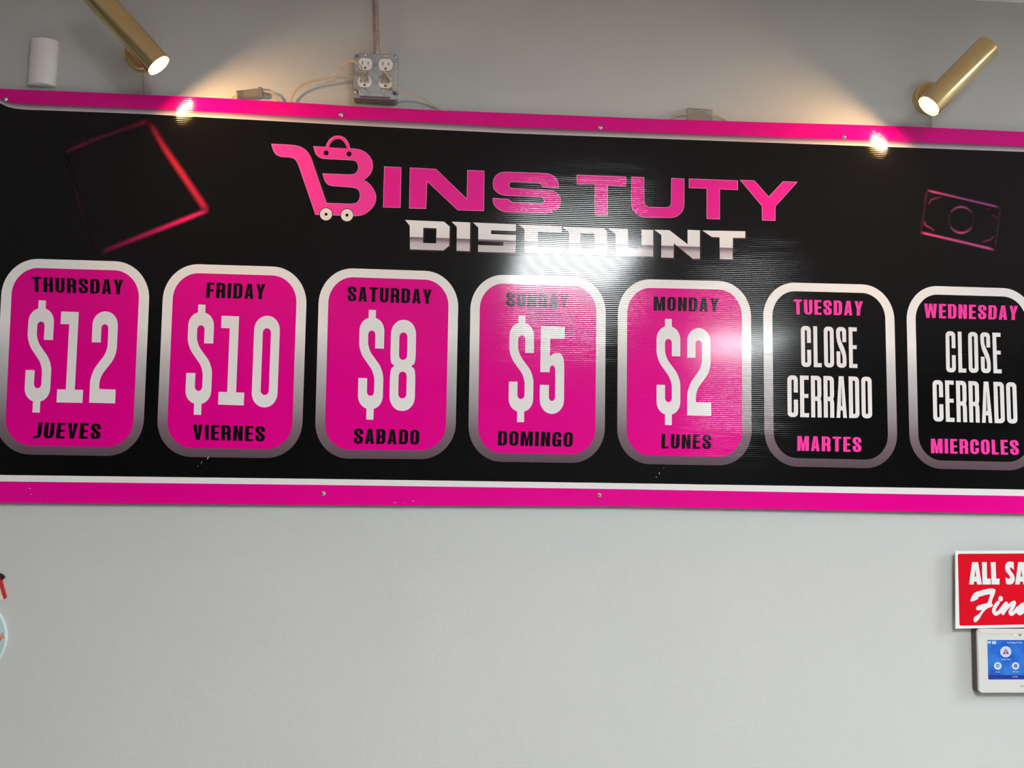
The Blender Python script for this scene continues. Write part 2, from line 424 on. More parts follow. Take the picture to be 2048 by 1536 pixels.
# ceiling lights out of view: all light the wall, two mirror in the sign
DIFF = mat('lit diffuser', (0.9, 0.9, 0.9, 1), .5, emit=(0.93, 0.985, 1.0, 1), estr=CEIL_LIGHT)
FRM = mat('white enamelled frame', (0.8, 0.8, 0.8, 1), .4)
def troffer(cx, cy, label, L_=1.2, W_=.58):
    t = thing('ceiling_light', label, 'ceiling light', (cx, cy, ZC), 'recessed ceiling lights')
    bm = bmesh.new(); e = .02
    for lo, hi in (((cx-W_/2-e, cy-L_/2-e), (cx-W_/2, cy+L_/2+e)), ((cx+W_/2, cy-L_/2-e), (cx+W_/2+e, cy+L_/2+e)),
                   ((cx-W_/2, cy-L_/2-e), (cx+W_/2, cy-L_/2)), ((cx-W_/2, cy+L_/2), (cx+W_/2, cy+L_/2+e))):
        box(bm, (lo[0], lo[1], ZC-.012), (hi[0], hi[1], ZC), .003)
    obj('frame', bm, FRM, t)
    obj('diffuser', box(bmesh.new(), (cx-W_/2, cy-L_/2, ZC-.008), (cx+W_/2, cy+L_/2, ZC)), DIFF, t)
troffer(1.70, -3.32, 'white rectangular ceiling light nearest the sign, mirrored in it')
troffer(3.50, -6.3, 'white rectangular ceiling light farther back on the right')
troffer(5.3, -1.9, 'unseen rectangular ceiling light added at the right for a streak on the brass tube')  # added light, unseen: gives the right brass tube its highlight and lifts the right side

# ================================================================== THE STORE SIGN
sign = thing('store_sign', 'long black and magenta corrugated plastic price sign screwed to the grey wall', 'sign', (at(1024, 1017).x, 0, at(1024, 1017).z))
TOP = [(-32, 176.5), (0, 177.5), (130, 182.6), (287, 189.3), (400, 194.5), (497, 199.3), (583, 204.6), (700, 212), (862, 220), (1024, 226.3), (1209, 233.8), (1329, 238.6), (1424, 241.3), (1536, 244.8), (1690, 249), (1836, 253.8), (2048, 263.8), (2130, 268)]
BOT = [(-36, 1004.6), (0, 1004.9), (208, 1006.6), (640, 1009.8), (1240, 1012.6), (1840, 1024), (2048, 1027.1), (2136, 1028.4)]
ol = px2(TOP+BOT[::-1])
bm = bmesh.new(); flat(bm, [ol], [], 0.0)
ext = bmesh.ops.extrude_face_region(bm, geom=bm.faces[:])
bmesh.ops.translate(bm, verts=[v for v in ext['geom'] if isinstance(v, bmesh.types.BMVert)], vec=(0, .004, 0))
bmesh.ops.recalc_face_normals(bm, faces=bm.faces)
obj('sheet', bm, MT['black'], sign)

# magenta header band: rounded lower left end, pink down to PB, pale printed shadow strip down to SB
PB = [(-14, 181), (-8, 190), (0, 196.5), (8, 201), (20, 204.3), (58, 208), (120, 210.3), (287, 217.3), (512, 228), (700, 238), (862, 245), (1024, 254), (1290, 264.5), (1536, 273.8), (1836, 284), (2048, 292.5), (2130, 296)]
SB = [(-26, 181), (-16, 193), (0, 206.2), (14.6, 213.3), (29.3, 217), (50, 219.2), (120, 221.6), (287, 228), (512, 240), (700, 250.5), (862, 258.8), (1024, 266.7), (1290, 276.5), (1536, 285.3), (1836, 295.8), (2048, 303.7), (2130, 307)]
bm = bmesh.new(); flat(bm, [px2([(-14, 177.4)]+TOP[1:]+PB[::-1])], [], -LAY); obj('header_band', bm, MT['pink'], sign)
def resample(P, n):
    P = [Vector(p) for p in P]; x0, x1 = P[0].x, P[-1].x; out = []
    for k in range(n+1):
        x = x0+(x1-x0)*k/n; i = 0
        while i < len(P)-2 and P[i+1].x < x: i += 1
        a, b = P[i], P[i+1]; f = (x-a.x)/max(b.x-a.x, 1e-9); out.append(a+(b-a)*f)
    return out
def fade_mesh(name, rows, cols, parent, layer, label=None, y=None, m=None):
    """rows: equal-length lines of photo positions; cols: one colour per row, or per row a list"""
    me = bpy.data.meshes.new(name); o_ = org(parent); yy = -LAY*layer if y is None else y
    V = []; cc = []
    for r_, c in zip(rows, cols):
        for k, p in enumerate(r_):
            q = at(p[0], p[1], yy); V.append(q-o_); cc.append(c[k] if isinstance(c, list) else c)
    n = len(rows[0]); fs = [(i*n+k, i*n+k+1, (i+1)*n+k+1, (i+1)*n+k) for i in range(len(rows)-1) for k in range(n-1)]
    me.from_pydata(V, [], fs); me.update()
    ca = me.color_attributes.new('Col', 'FLOAT_COLOR', 'POINT')
    for i, c in enumerate(cc): ca.data[i].color = c
    bm = bmesh.new(); bm.from_mesh(me)
    for f in bm.faces:
        if f.normal.y > 0: f.normal_flip()
    bm.to_mesh(me); bm.free()
    return link(name, me, m or MT['fade'], parent, label)
def glow_mat():
    m = print_mat('faded drawing print', attr=True); N, L = m.node_tree.nodes, m.node_tree.links
    v = [n for n in N if n.type == 'VERTEX_COLOR'][0]; L.new(v.outputs['Alpha'], N['Principled BSDF'].inputs['Alpha']); return m
MT['glow'] = glow_mat()
def mixr(a, b, t): return [Vector(p)*(1-t)+Vector(q)*t for p, q in zip(a, b)]
def along(PBx, SBx, n=60):
    A = [Vector(p) for p in PBx]; B = [Vector(p) for p in SBx]; return A, B
A, B = along(PB, SB)
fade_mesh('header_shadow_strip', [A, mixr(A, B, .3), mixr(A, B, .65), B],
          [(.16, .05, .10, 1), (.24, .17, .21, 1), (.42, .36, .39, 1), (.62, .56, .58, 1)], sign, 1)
# lower bands
BW = [(-36, 949.4), (0, 949.9), (208, 952.5), (640, 957.8), (1240, 966.3), (1840, 975.7), (2048, 979.1), (2136, 980.4)]
BP = [(-36, 962.4), (0, 962.8), (208, 965), (640, 969.8), (1240, 978.2), (1840, 988.6), (2048, 992), (2136, 993.4)]
bm = bmesh.new(); flat(bm, [px2(BW+BP[::-1])], [], -LAY); obj('white_band', bm, MT['white'], sign)
bm = bmesh.new(); flat(bm, [px2(BP+BOT[::-1])], [], -LAY); obj('footer_band', bm, MT['pink'], sign)
# scuffs on the print
bm = bmesh.new()
for x, y, dx, dy, w_ in ((57, 975, 5, 3.5, 1), (60, 989, 5, -.6, 1), (83, 996, 2, 0, .8), (95, 996.5, 2, .4, .8), (414, 920, 4, -8, 1.3), (402, 929, 2, -7, 1), (395, 932, 1.6, 1.5, 1),
                         (785, 1006, 10, -1, .8), (824, 1003, 5, -2, .9), (808, 1006.5, 2, 0, .7), (1318, 944, 1.2, 5, 1.2), (1311, 955, 3, -2, 1.3), (1327, 934, 1, 2, .8), (264, 782, 1.5, 3, .7), (1063, 921, 2, 1, .8)):
    d = Vector((dx, dy)); nn = Vector((-d.y, d.x)).normalized()*w_*.5; p = Vector((x, y))
    flat(bm, [px2([p, p+d*.5-nn, p+d, p+d*.5+nn])], [], -LAY*4.5)
obj('scuff_marks', bm, MT['white'], sign, 'small pale scratches in the print')['kind'] = 'stuff'

# ---- the seven day cards
CARDS = [[(6.0, 515.7), (301.5, 524.6), (284.6, 913.1), (-12.8, 907.9)], [(328.5, 526.4), (615.1, 535.2), (602.7, 917.0), (311.8, 913.1)],
         [(639.0, 534.6), (917.8, 544.0), (910.2, 918.5), (628.7, 916.9)], [(941.7, 547.8), (1212.1, 556.2), (1209.0, 926.8), (936.0, 922.6)],
         [(1236.1, 557.2), (1501.6, 563.3), (1503.5, 931.9), (1234.0, 927.4)], [(1525.8, 563.9), (1787.2, 570.3), (1795.8, 937.6), (1529.4, 932.0)],
         [(1811.7, 570.4), (2068.3, 578.0), (2080.4, 942.0), (1820.0, 936.6)]]
cardborder = print_mat('silver fading card border', ramp=[(0.0, (.10, .065, .085, 1)), (.16, (.18, .13, .15, 1)), (.50, (.52, .50, .51, 1)), (.68, (.80, .77, .76, 1))],
                       zr=(ZB+.10, ZB+.53))
T = lambda s, ox, oy: (lambda *P: [(ox+p[0]/s, oy+p[1]/s) for p in P])
t1, t2, t3, t4 = T(2.953, 0, 500), T(2.953, 600, 500), T(3.657, 1200, 540), T(3.491, 1500, 540)
DAYS = [
 ('THURSDAY', t1((188, 158), (728, 177), (726, 263), (190, 247)), 'JUEVES', t1((205, 1017), (598, 1026), (592, 1116), (194, 1111)),
  [('$', t1((174, 296), (326, 300), (289, 962), (137, 958))), ('1', t1((362, 363), (515, 368), (487, 903), (334, 900))), ('2', t1((550, 360), (703, 365), (680, 906), (527, 902)))]),
 ('FRIDAY', t1((1222, 192), (1568, 202), (1563, 291), (1217, 282)), 'VIERNES', t1((1140, 1030), (1566, 1042), (1563, 1131), (1140, 1121)),
  [('$', t1((1116, 320), (1269, 325), (1242, 975), (1089, 971))), ('1', t1((1309, 388), (1461, 394), (1440, 918), (1288, 913))), ('0', t1((1504, 386), (1656, 391), (1636, 932), (1484, 928)))]),
 ('SATURDAY', t2((283, 215), (778, 234), (776, 319), (281, 302)), 'SABADO', t2((320, 1054), (706, 1063), (703, 1149), (317, 1144)),
  [('$', t2((353, 352), (501, 356), (486, 1004), (338, 1000))), ('8', t2((539, 411), (687, 414), (677, 952), (527, 949)))]),
 ('SUNDAY', t2((1218, 250), (1588, 262), (1586, 343), (1216, 333)), 'DOMINGO', t2((1170, 1069), (1613, 1077), (1609, 1163), (1168, 1154)),
  [('$', t2((1238, 384), (1384, 388), (1375, 1018), (1229, 1015))), ('5', t2((1419, 449), (1564, 452), (1560, 970), (1415, 967)))]),
 ('MONDAY', t3((393, 194), (870, 205), (866, 307), (392, 297)), 'LUNES', t3((451, 1198), (816, 1206), (812, 1309), (448, 1305)),
  [('$', t3((412, 356), (587, 360), (587, 1136), (412, 1132))), ('2', t3((637, 423), (812, 427), (813, 1067), (637, 1063)))]),
 ('TUESDAY', t4((303, 205), (788, 219), (785, 319), (307, 309)), 'MARTES', t4((330, 1159), (777, 1167), (777, 1271), (329, 1262)),
  [('CLOSE', t4((354, 390), (745, 401), (750, 685), (358, 676))), ('CERRADO', t4((260, 735), (848, 746), (853, 1036), (262, 1026)))]),
 ('WEDNESDAY', t4((1215, 234), (1870, 251), (1866, 350), (1218, 334)), 'MIERCOLES', t4((1262, 1177), (1873, 1188), (1878, 1291), (1263, 1279)),
  [('CLOSE', t4((1364, 427), (1748, 439), (1757, 722), (1369, 714))), ('CERRADO', t4((1273, 768), (1858, 785), (1868, 1073), (1279, 1057)))]),
]
for i, (Q, D) in enumerate(zip(CARDS, DAYS)):
    W_, H_ = 280, 388
    f = quadmap(Q, W_, H_)
    outer = rpoly([(0, 0, 68, 74), (W_, 0, 68, 74), (W_, H_, 68, 74), (0, H_, 68, 74)], 14)
    bx, by = 19.5, 18
    inner = rpoly([(bx, by, 49, 54), (W_-bx, by, 49, 54), (W_-bx, H_-by, 49, 54), (bx, H_-by, 49, 54)], 14)
    bm = bmesh.new(); flat(bm, [px2([f(v) for v in outer])], [px2([f(v) for v in inner])], -LAY)
    closed = i >= 5
    price = ''.join(p[0] for p in D[4]) if not closed else 'CLOSE CERRADO'
    card = obj('day_card', bm, cardborder, sign, '%s card with silver border reading %s %s %s' % ('black' if closed else 'magenta', D[0], price, D[2]))
    bm = bmesh.new(); flat(bm, [px2([f(v) for v in inner])], [], -LAY*1.5)
    obj('card_face', bm, MT['black'] if closed else MT['pink'], card)
    tm = MT['pinktext'] if closed else MT['black']
    word_mesh('day_name', D[0], D[1], card, tm, 3)
    word_mesh('day_name', D[2], D[3], card, tm, 3)
    if closed:
        for txt, q in D[4]: word_mesh('closed_notice', txt, q, card, MT['whitetxt'], 3, W=24.5, s=9.6, t=10, gap=6.2 if txt == 'CLOSE' else 5.0)
    else:
        bm = bmesh.new(); be = bmesh.new()
        for ch, q in D[4]:
            g = quadmap(q); P, N_ = FIG[ch]
            flat(bm, [px2([g(v) for v in a]) for a in P], [px2([g(v) for v in a]) for a in N_], -LAY*3)
        obj('price', bm, MT['whitetxt'], card)

# ---- shopping cart B emblem and the shop name
zl = lambda P: [(520+p[0]/6.827, 250+p[1]/6.827)+tuple(p[2:]) for p in P]
LOGO = zl([(160, 262, 1), (400, 274, 1), (480, 283), (560, 305), (625, 348), (670, 405), (700, 470, 1), (905, 1068, 1), (1235, 1080, 1), (1310, 1068), (1352, 1025), (1369, 960), (1352, 895), (1310, 862), (1240, 848, 1), (985, 830, 1),
  (925, 808), (885, 750), (858, 665, 1), (1235, 681, 1), (1300, 665), (1338, 615), (1344, 565), (1325, 510), (1290, 485), (1235, 477, 1), (860, 458, 1), (800, 432), (758, 380), (733, 295, 1), (903, 303, 1), (905, 290), (925, 240), (962, 190), (1010, 160), (1060, 150), (1118, 160), (1165, 190), (1205, 250), (1227, 324, 1),
  (1260, 325, 1), (1340, 335), (1425, 367), (1492, 428), (1530, 505), (1536, 580), (1510, 655), (1462, 712), (1400, 752, 1), (1465, 782), (1525, 845), (1568, 920), (1582, 985), (1568, 1065), (1522, 1138), (1455, 1197), (1375, 1232), (1300, 1240, 1), (760, 1222, 1),
  (560, 640, 1), (520, 530), (475, 462), (400, 437, 1), (290, 432, 1), (225, 403), (185, 345)])
HANDLE = zl([(945, 305, 1), (960, 260), (1000, 212), (1060, 192), (1115, 205), (1158, 252), (1187, 318, 1)])
bm = bmesh.new()
outl = smooth_poly(LOGO, 7); hh = smooth_poly(HANDLE, 7)
dots = [circle(520+903/6.827, 250+382/6.827, 5.0, n=24), circle(520+1216/6.827, 250+396/6.827, 5.0, n=24)]
flat(bm, [px2(outl)], [px2(hh)]+[px2(d) for d in dots], -LAY*2)
emb = obj('cart_emblem', bm, MT['pinktext'], sign, 'bright pink shopping cart shaped like the letter B')
bm = bmesh.new(); flat(bm, [px2(offs(outl, .75))], [px2(outl)], -LAY*2); obj('emblem_edge', bm, MT['pale'], emb)
for wx, wy in ((902, 1220), (1188, 1232)):
    wx, wy = 520+wx/6.827, 250+wy/6.827
    bm = bmesh.new(); flat(bm, [px2(circle(wx, wy, 12.2))], [px2(circle(wx, wy, 3.1))], -LAY*4); obj('cart_wheel', bm, MT['cream'], emb)
    bm = bmesh.new(); flat(bm, [px2(circle(wx, wy, 13.4))], [], -LAY*3); obj('wheel_outline', bm, MT['black'], emb)
# thin printed light line along the cart handle and sparkles
bm = bmesh.new()
flat(bm, [px2(zl([(700, 420), (712, 440), (915, 1015), (905, 1000)]))], [], -LAY*2)
obj('cart_outline_shadow', bm, print_mat('dim brown print', (.09, .035, .035, 1)), emb)

z1, z2 = T(4.551, 750, 300), T(3.938, 1100, 300)
def rz(P, s, ox, oy): return [Vector((ox+v.x/s, oy+v.y/s)) for v in rpoly(P, 10)]
NAME = [('letter', rz([(83, 150), (240, 157), (233, 527), (73, 523)], 4.551, 750, 300)),
        ('letter', rz([(317, 160), (555, 172), (835, 442), (840, 183), (996, 188), (992, 557), (752, 549), (475, 288), (466, 536), (310, 533)], 4.551, 750, 300)),
        ('letter', rz([(1675, 345), (1525, 340), (1516, 303, 30), (1222, 289, 30), (1222, 346, 30), (1692, 368, 120, 90), (1690, 584, 150, 110), (1070, 562, 130, 110), (1070, 437), (1220, 447), (1240, 475, 25), (1538, 488, 30), (1538, 431, 30), (1072, 410, 120, 90), (1074, 196, 110, 100), (1670, 214, 120, 110)], 4.551, 750, 300)),
        ('letter', rz([(210, 195), (600, 210), (598, 288), (455, 282), (455, 519), (350, 516), (352, 272), (210, 270)], 3.938, 1100, 300)),
        ('letter', rz([(640, 210), (741, 214), (743, 447, 38), (952, 452, 38), (955, 220), (1058, 225), (1058, 537, 110), (638, 530, 115)], 3.938, 1100, 300)),
        ('letter', rz([(1093, 225), (1480, 240), (1480, 316), (1338, 310), (1338, 547), (1233, 543), (1233, 305), (1093, 300)], 3.938, 1100, 300)),
        ('letter', rz([(1495, 236), (1610, 240), (1722, 367), (1835, 247), (1950, 251), (1775, 445), (1775, 558), (1670, 555), (1668, 443)], 3.938, 1100, 300))]
bm = bmesh.new(); be = bmesh.new()
for n_, P in NAME:
    inn = offs(P, -.9)
    flat(bm, [px2(inn)], [], -LAY*2); flat(be, [px2(P)], [px2(inn)], -LAY*2)
nm = obj('shop_name', bm, print_mat('pink title print', (0.86, 0.014, 0.32, 1)), sign, 'bright pink wide lettering after the cart emblem')
obj('lettering_edge', be, MT['pale'], nm)

DISC = [(rz([(275, 637), (628, 653), (680, 697), (675, 872), (622, 914), (318, 905), (316, 690)], 4.551, 750, 300), [rz([(440, 708), (560, 713), (556, 850), (436, 846)], 4.551, 750, 300)]),
        (rz([(697, 652), (866, 660), (863, 922), (742, 917), (745, 700)], 4.551, 750, 300), []),
        (rz([(893, 660), (1283, 677), (1283, 740), (1057, 730), (1055, 765), (1283, 775), (1281, 937), (938, 927), (938, 865), (1167, 872), (1170, 835), (940, 826), (940, 705)], 4.551, 750, 300), []),
        (rz([(1305, 678), (1700, 694), (1700, 752), (1482, 745), (1480, 878), (1697, 886), (1697, 948), (1360, 938), (1360, 720)], 4.551, 750, 300), []),
        (rz([(92, 604), (425, 617), (447, 640), (447, 828), (148, 820), (150, 648)], 3.938, 1100, 300), [rz([(240, 655), (350, 659), (350, 775), (240, 772)], 3.938, 1100, 300)]),
        (rz([(457, 617), (613, 623), (613, 768), (720, 771), (720, 627), (812, 630), (812, 840), (515, 832), (515, 662)], 3.938, 1100, 300), []),
        (rz([(820, 628), (940, 632), (1083, 742), (1083, 629), (1180, 633), (1180, 857), (1125, 857), (975, 735), (972, 850), (875, 847), (877, 670)], 3.938, 1100, 300), []),
        (rz([(1200, 634), (1537, 640), (1537, 693), (1440, 692), (1437, 862), (1337, 860), (1335, 688), (1275, 686)], 3.938, 1100, 300), [])]
# silver lettering: bright above, a dark seam, bright again below
pa, pb = at(820, 472), at(1490, 495); slope = (pb.z-pa.z)/(pb.x-pa.x)
za = at(750+500/4.551, 300+650/4.551); zb_ = at(750+500/4.551, 300+912/4.551)
zr = (zb_.z-slope*zb_.x, za.z-slope*za.x)
silver = print_mat('silver lettering print', ramp=[(0, (.62, .56, .57, 1)), (.22, (.58, .51, .53, 1)), (.36, (.26, .19, .22, 1)), (.43, (.20, .14, .17, 1)), (.445, (.80, .76, .76, 1)), (.8, (.86, .83, .82, 1))], slope=slope, zr=zr)
bm = bmesh.new(); bs = bmesh.new()
for P, H in DISC:
    flat(bm, [px2(P)], [px2(h) for h in H], -LAY*3)
    sh = [v+Vector((1.2, 1.6)) for v in offs(P, 1.6)]
    flat(bs, [px2(sh)], [px2([v+Vector((1.2, 1.6)) for v in offs(h, -1.6)]) for h in H], -LAY*2)
dn = obj('silver_lettering', bm, silver, sign, 'silver angular lettering DISCOUNT')
obj('lettering_shadow', bs, print_mat('dim brown lettering shadow', (.035, .018, .02, 1)), dn)

# ---- dim neon-like printed drawings: tilted square at the left, banknote at the right
GLAY = [.8]
def glow_line(name, pts, wid, cols, parent, n=24, label=None, prof=(0, .22, .75, 1, .75, .22, 0)):
    P = [Vector(p) for p in pts]; L_ = [0]
    for a, b in zip(P, P[1:]): L_.append(L_[-1]+(b-a).length)
    S = []; 
    for k in range(n+1):
        s = L_[-1]*k/n; i = 0
        while i < len(P)-2 and L_[i+1] < s: i += 1
        S.append(P[i]+(P[i+1]-P[i])*((s-L_[i])/max(L_[i+1]-L_[i], 1e-9)))
    m = len(prof); rows, cc = [], []
    for j in range(m):
        r_, c_ = [], []
        for k, p in enumerate(S):
            d = (S[min(k+1, n)]-S[max(k-1, 0)]).normalized(); nn = Vector((-d.y, d.x))
            t = k/n; wd = wid[0]+(wid[1]-wid[0])*t if isinstance(wid, tuple) else wid
            r_.append(p+nn*wd*(j/(m-1)-.5))
            x = t*(len(cols)-1); i = min(int(x), len(cols)-2); f = x-i
            base = [cols[i][q]*(1-f)+cols[i+1][q]*f for q in range(3)]
            e = min(1, t*14, (1-t)*14)
            a = prof[j]*e
            c_.append(tuple(base)+(a,))
        rows.append(r_); cc.append(c_)
    GLAY[0] += .12
    return fade_mesh(name, rows, cc, parent, GLAY[0], label, None, MT['glow'])
lc = lambda r, g, b: tuple(lin(v) for v in (r, g, b))
sq = part_node('tilted_square_print', sign, at(280, 370, -LAY), 'dim red and magenta printed outline of a tilted square')
glow_line('square_side', [(296, 240), (330, 298), (416, 424)], (18, 22), [lc(70, 12, 36), lc(125, 22, 46), lc(168, 34, 56), lc(176, 36, 62), lc(190, 36, 74)], sq)
glow_line('square_side', [(419, 419), (199, 506)], (15, 16), [lc(200, 42, 92), lc(235, 35, 110), lc(180, 25, 90), lc(130, 18, 70), lc(85, 12, 48)], sq)
glow_line('square_side', [(128, 306), (180, 282), (297, 241)], (13, 15), [lc(75, 12, 45), lc(110, 20, 62), lc(75, 14, 45), lc(85, 16, 48), lc(120, 18, 55)], sq)
glow_line('square_side', [(128, 306), (165, 430), (199, 506)], (12, 16), [lc(4, 2, 3), lc(12, 3, 7), lc(34, 7, 20), lc(12, 3, 7), lc(30, 6, 18)], sq)
glow_line('square_glow', [(166, 278), (186, 288)], 10, [lc(30, 6, 18), lc(60, 10, 34)], sq)
glow_line('square_glow', [(256, 250), (262, 266), (284, 280)], 9, [lc(55, 8, 32), lc(40, 6, 24), lc(18, 3, 12)], sq)
bn = part_node('banknote_print', sign, at(1921, 440, -LAY), 'dim pink printed outline of a banknote')
glow_line('note_line', [(1853, 380.5), (2000, 414.8)], (7.5, 6.5), [lc(205, 65, 125), lc(185, 75, 130), lc(150, 70, 135), lc(170, 70, 125)], bn)
glow_line('note_line', [(1840, 464.5), (1990, 499.5)], (7.5, 8.5), [lc(240, 75, 140), lc(205, 75, 135), lc(195, 80, 140), lc(205, 75, 135)], bn)
glow_line('note_line', [(1853, 382), (1848, 425), (1841, 464)], 8, [lc(80, 20, 48), lc(38, 24, 36), lc(65, 24, 44)], bn)
glow_line('note_line', [(2000, 416), (1996, 455), (1989, 498)], 8, [lc(60, 24, 44), lc(34, 26, 36), lc(56, 24, 40)], bn)
for a0, a1, c0, c1, wd in ((205, 335, 60, 175, 7), (25, 155, 60, 185, 7.5), (335, 385, 50, 42, 8), (155, 205, 50, 42, 8)):
    pts = [(1922.2+25*math.cos(math.radians(a)), 439.8+26*math.sin(math.radians(a))) for a in [a0+(a1-a0)*k/12 for k in range(13)]]
    glow_line('note_circle', pts, wd, [lc(c0, c0*.35, c0*.7), lc(c1, c1*.42, c1*.68), lc(c0, c0*.35, c0*.7)], bn)
for pts, c in (([(1885, 394), (1862, 399), (1856, 411)], 120), ([(1848, 441), (1850, 450), (1860, 455), (1870, 462)], 150), ([(1962, 484), (1980, 480), (1988, 471)], 130), ([(1984, 430), (1992, 434), (1993, 442)], 90), ([(1970, 418), (1980, 419)], 90)):
    glow_line('note_corner', pts, 6.5, [lc(c*.6, c*.2, c*.4), lc(c, c*.35, c*.66), lc(c*.6, c*.2, c*.4)], bn)

# ---- screws of the sign
STEEL = mat('zinc screw', (.72, .72, .70, 1), .22, 1.0)
DARK = mat('dark recess', (.02, .02, .02, 1), .6)
def screw(px, py, y, parent, r=.0055, name='screw', depth=None, flange=True):
    c = at(px, py, y); bm = bmesh.new()
    prof = [(r*.45, (depth or .02)), (r*.45, 0), (r, 0), (r, -r*.14)] + ([(r*.72, -r*.22)] if flange else []) + [(r*.64, -r*.42), (r*.48, -r*.58), (r*.25, -r*.66), (r*.05, -r*.68)]
    lathe(bm, c, (0, 1, 0), prof, 20)
    for f in bm.faces: f.smooth = True
    a = random.uniform(0, 1.5)
    for k in range(2):
        d = Vector((math.cos(a+k*PI/2), 0, math.sin(a+k*PI/2))); n = Vector((-d.z, 0, d.x))
        q = [bm.verts.new(c+d*i*r*.36+n*j*r*.09+Vector((0, -r*.70, 0))) for i, j in ((-1, -1), (1, -1), (1, 1), (-1, 1))]
        f = bm.faces.new(q); f.material_index = 1
        f.normal_update()
        if f.normal.y > 0: f.normal_flip()
    return obj(name, bm, STEEL, parent, mats=(DARK,))
for x, y in ((10.5, 198), (682, 229.3), (1201, 254.8), (1688.5, 273.8), (646.5, 987.3), (1199, 990.3)):
    screw(x, y, -LAY*2, sign)

# ================================================================== OUTLET BOX
GALV = mat('galvanised steel', (.40, .41, .42, 1), .42, .85, noise=.18, nscale=70, bump=.0004)
GALV2 = mat('galvanised steel, box side', (.34, .33, .34, 1), .5, .8, noise=.2, nscale=90, bump=.0005)
RECW = mat('white receptacle plastic', (.80, .78, .76, 1), .3)
YF = YW-.052                    # front of the raised cover
YB = YW-.041                    # front rim of the box
cq = at(751.2, 150, YF)
ob = thing('electrical_outlet_box', 'square galvanised outlet box with two white duplex receptacles above the sign', 'outlet box', (cq.x, YW, cq.z))
hw = .0518
tilt = 0.0
def rrect(x0, z0, x1, z1, r, n=6): return rpoly([(x0, z0, r), (x1, z0, r), (x1, z1, r), (x0, z1, r)], n)
def slab(bm, pos, neg, y0, y1, bev=0):
    """prism of a flat outline between y0 (front) and y1 (back)"""
    b2 = bmesh.new(); flat(b2, pos, neg, y0)
    e = bmesh.ops.extrude_face_region(b2, geom=b2.faces[:])
    bmesh.ops.translate(b2, verts=[v for v in e['geom'] if isinstance(v, bmesh.types.BMVert)], vec=(0, y1-y0, 0))
    bmesh.ops.recalc_face_normals(b2, faces=b2.faces)
    me = bpy.data.meshes.new('tmp'); b2.to_mesh(me); b2.free(); bm.from_mesh(me); bpy.data.meshes.remove(me); return bm
cx, cz = cq.x, cq.z
bm = bmesh.new(); slab(bm, [rrect(cx-hw+.0012, cz-hw+.001, cx+hw-.0012, cz+hw-.001, .007)], [], YB, YW)
sharp(obj('box_body', bm, GALV2, ob))
bm = bmesh.new()      # knockout rings on the under side
for kx in (-.03, 0, .03):
    lathe(bm, (cx+kx, YW-.020, cz-hw+.0012), (0, 0, -1), [(.0105, 0), (.0105, .0007), (.0095, .0007), (.0095, 0)], 24, False, False)
    lathe(bm, (cx+kx, YW-.020, cz-hw+.0012), (0, 0, -1), [(.0025, 0), (.0020, .0009)], 12, False, True)
obj('knockout_rings', bm, GALV2, ob)
# cover: flat plate with ears, raised centre with notched corners
q = hw; n_ = .014
bm = bmesh.new(); slab(bm, [rrect(cx-q, cz-q, cx+q, cz+q, .007)], [], YB-.0016, YB)
cv = sharp(obj('cover_plate', bm, GALV, ob))
def raised(cx, cz, q, n_):
    m = q-.0015; k = .004
    return rpoly([(cx-m+n_, cz-m, k), (cx+m-n_, cz-m, k), (cx+m-n_, cz-m+n_, k+.003), (cx+m-.001, cz-m+n_, k), (cx+m-.001, cz+m-n_*.85, k), (cx+m-n_*.8, cz+m-n_*.85, k), (cx+m-n_*.8, cz+m, k),
                  (cx-m+n_*.8, cz+m, k), (cx-m+n_*.8, cz+m-n_*.85, k), (cx-m+.001, cz+m-n_*.85, k), (cx-m+.001, cz-m+n_, k), (cx-m+n_, cz-m+n_, k+.003)], 5)
bm = bmesh.new(); P = raised(cx, cz, q, n_)
flat(bm, [P], [], YF)
e = bmesh.ops.extrude_face_region(bm, geom=bm.faces[:])
mv = [v for v in e['geom'] if isinstance(v, bmesh.types.BMVert)]
bmesh.ops.translate(bm, verts=mv, vec=(0, YB-.0016-YF, 0))
for v in mv: v.co.x = cx+(v.co.x-cx)*1.0; 
bmesh.ops.recalc_face_normals(bm, faces=bm.faces)
fr = [e_ for e_ in bm.edges if all(abs(v.co.y-YF) < 1e-6 for v in e_.verts) and len(e_.link_faces) == 2 and any(abs(f.normal.y) < .5 for f in e_.link_faces)]
bmesh.ops.bevel(bm, geom=fr, offset=.0016, segments=3, affect='EDGES', profile=.5)
rc = obj('raised_cover', bm, GALV, ob); sharp(rc, 30)
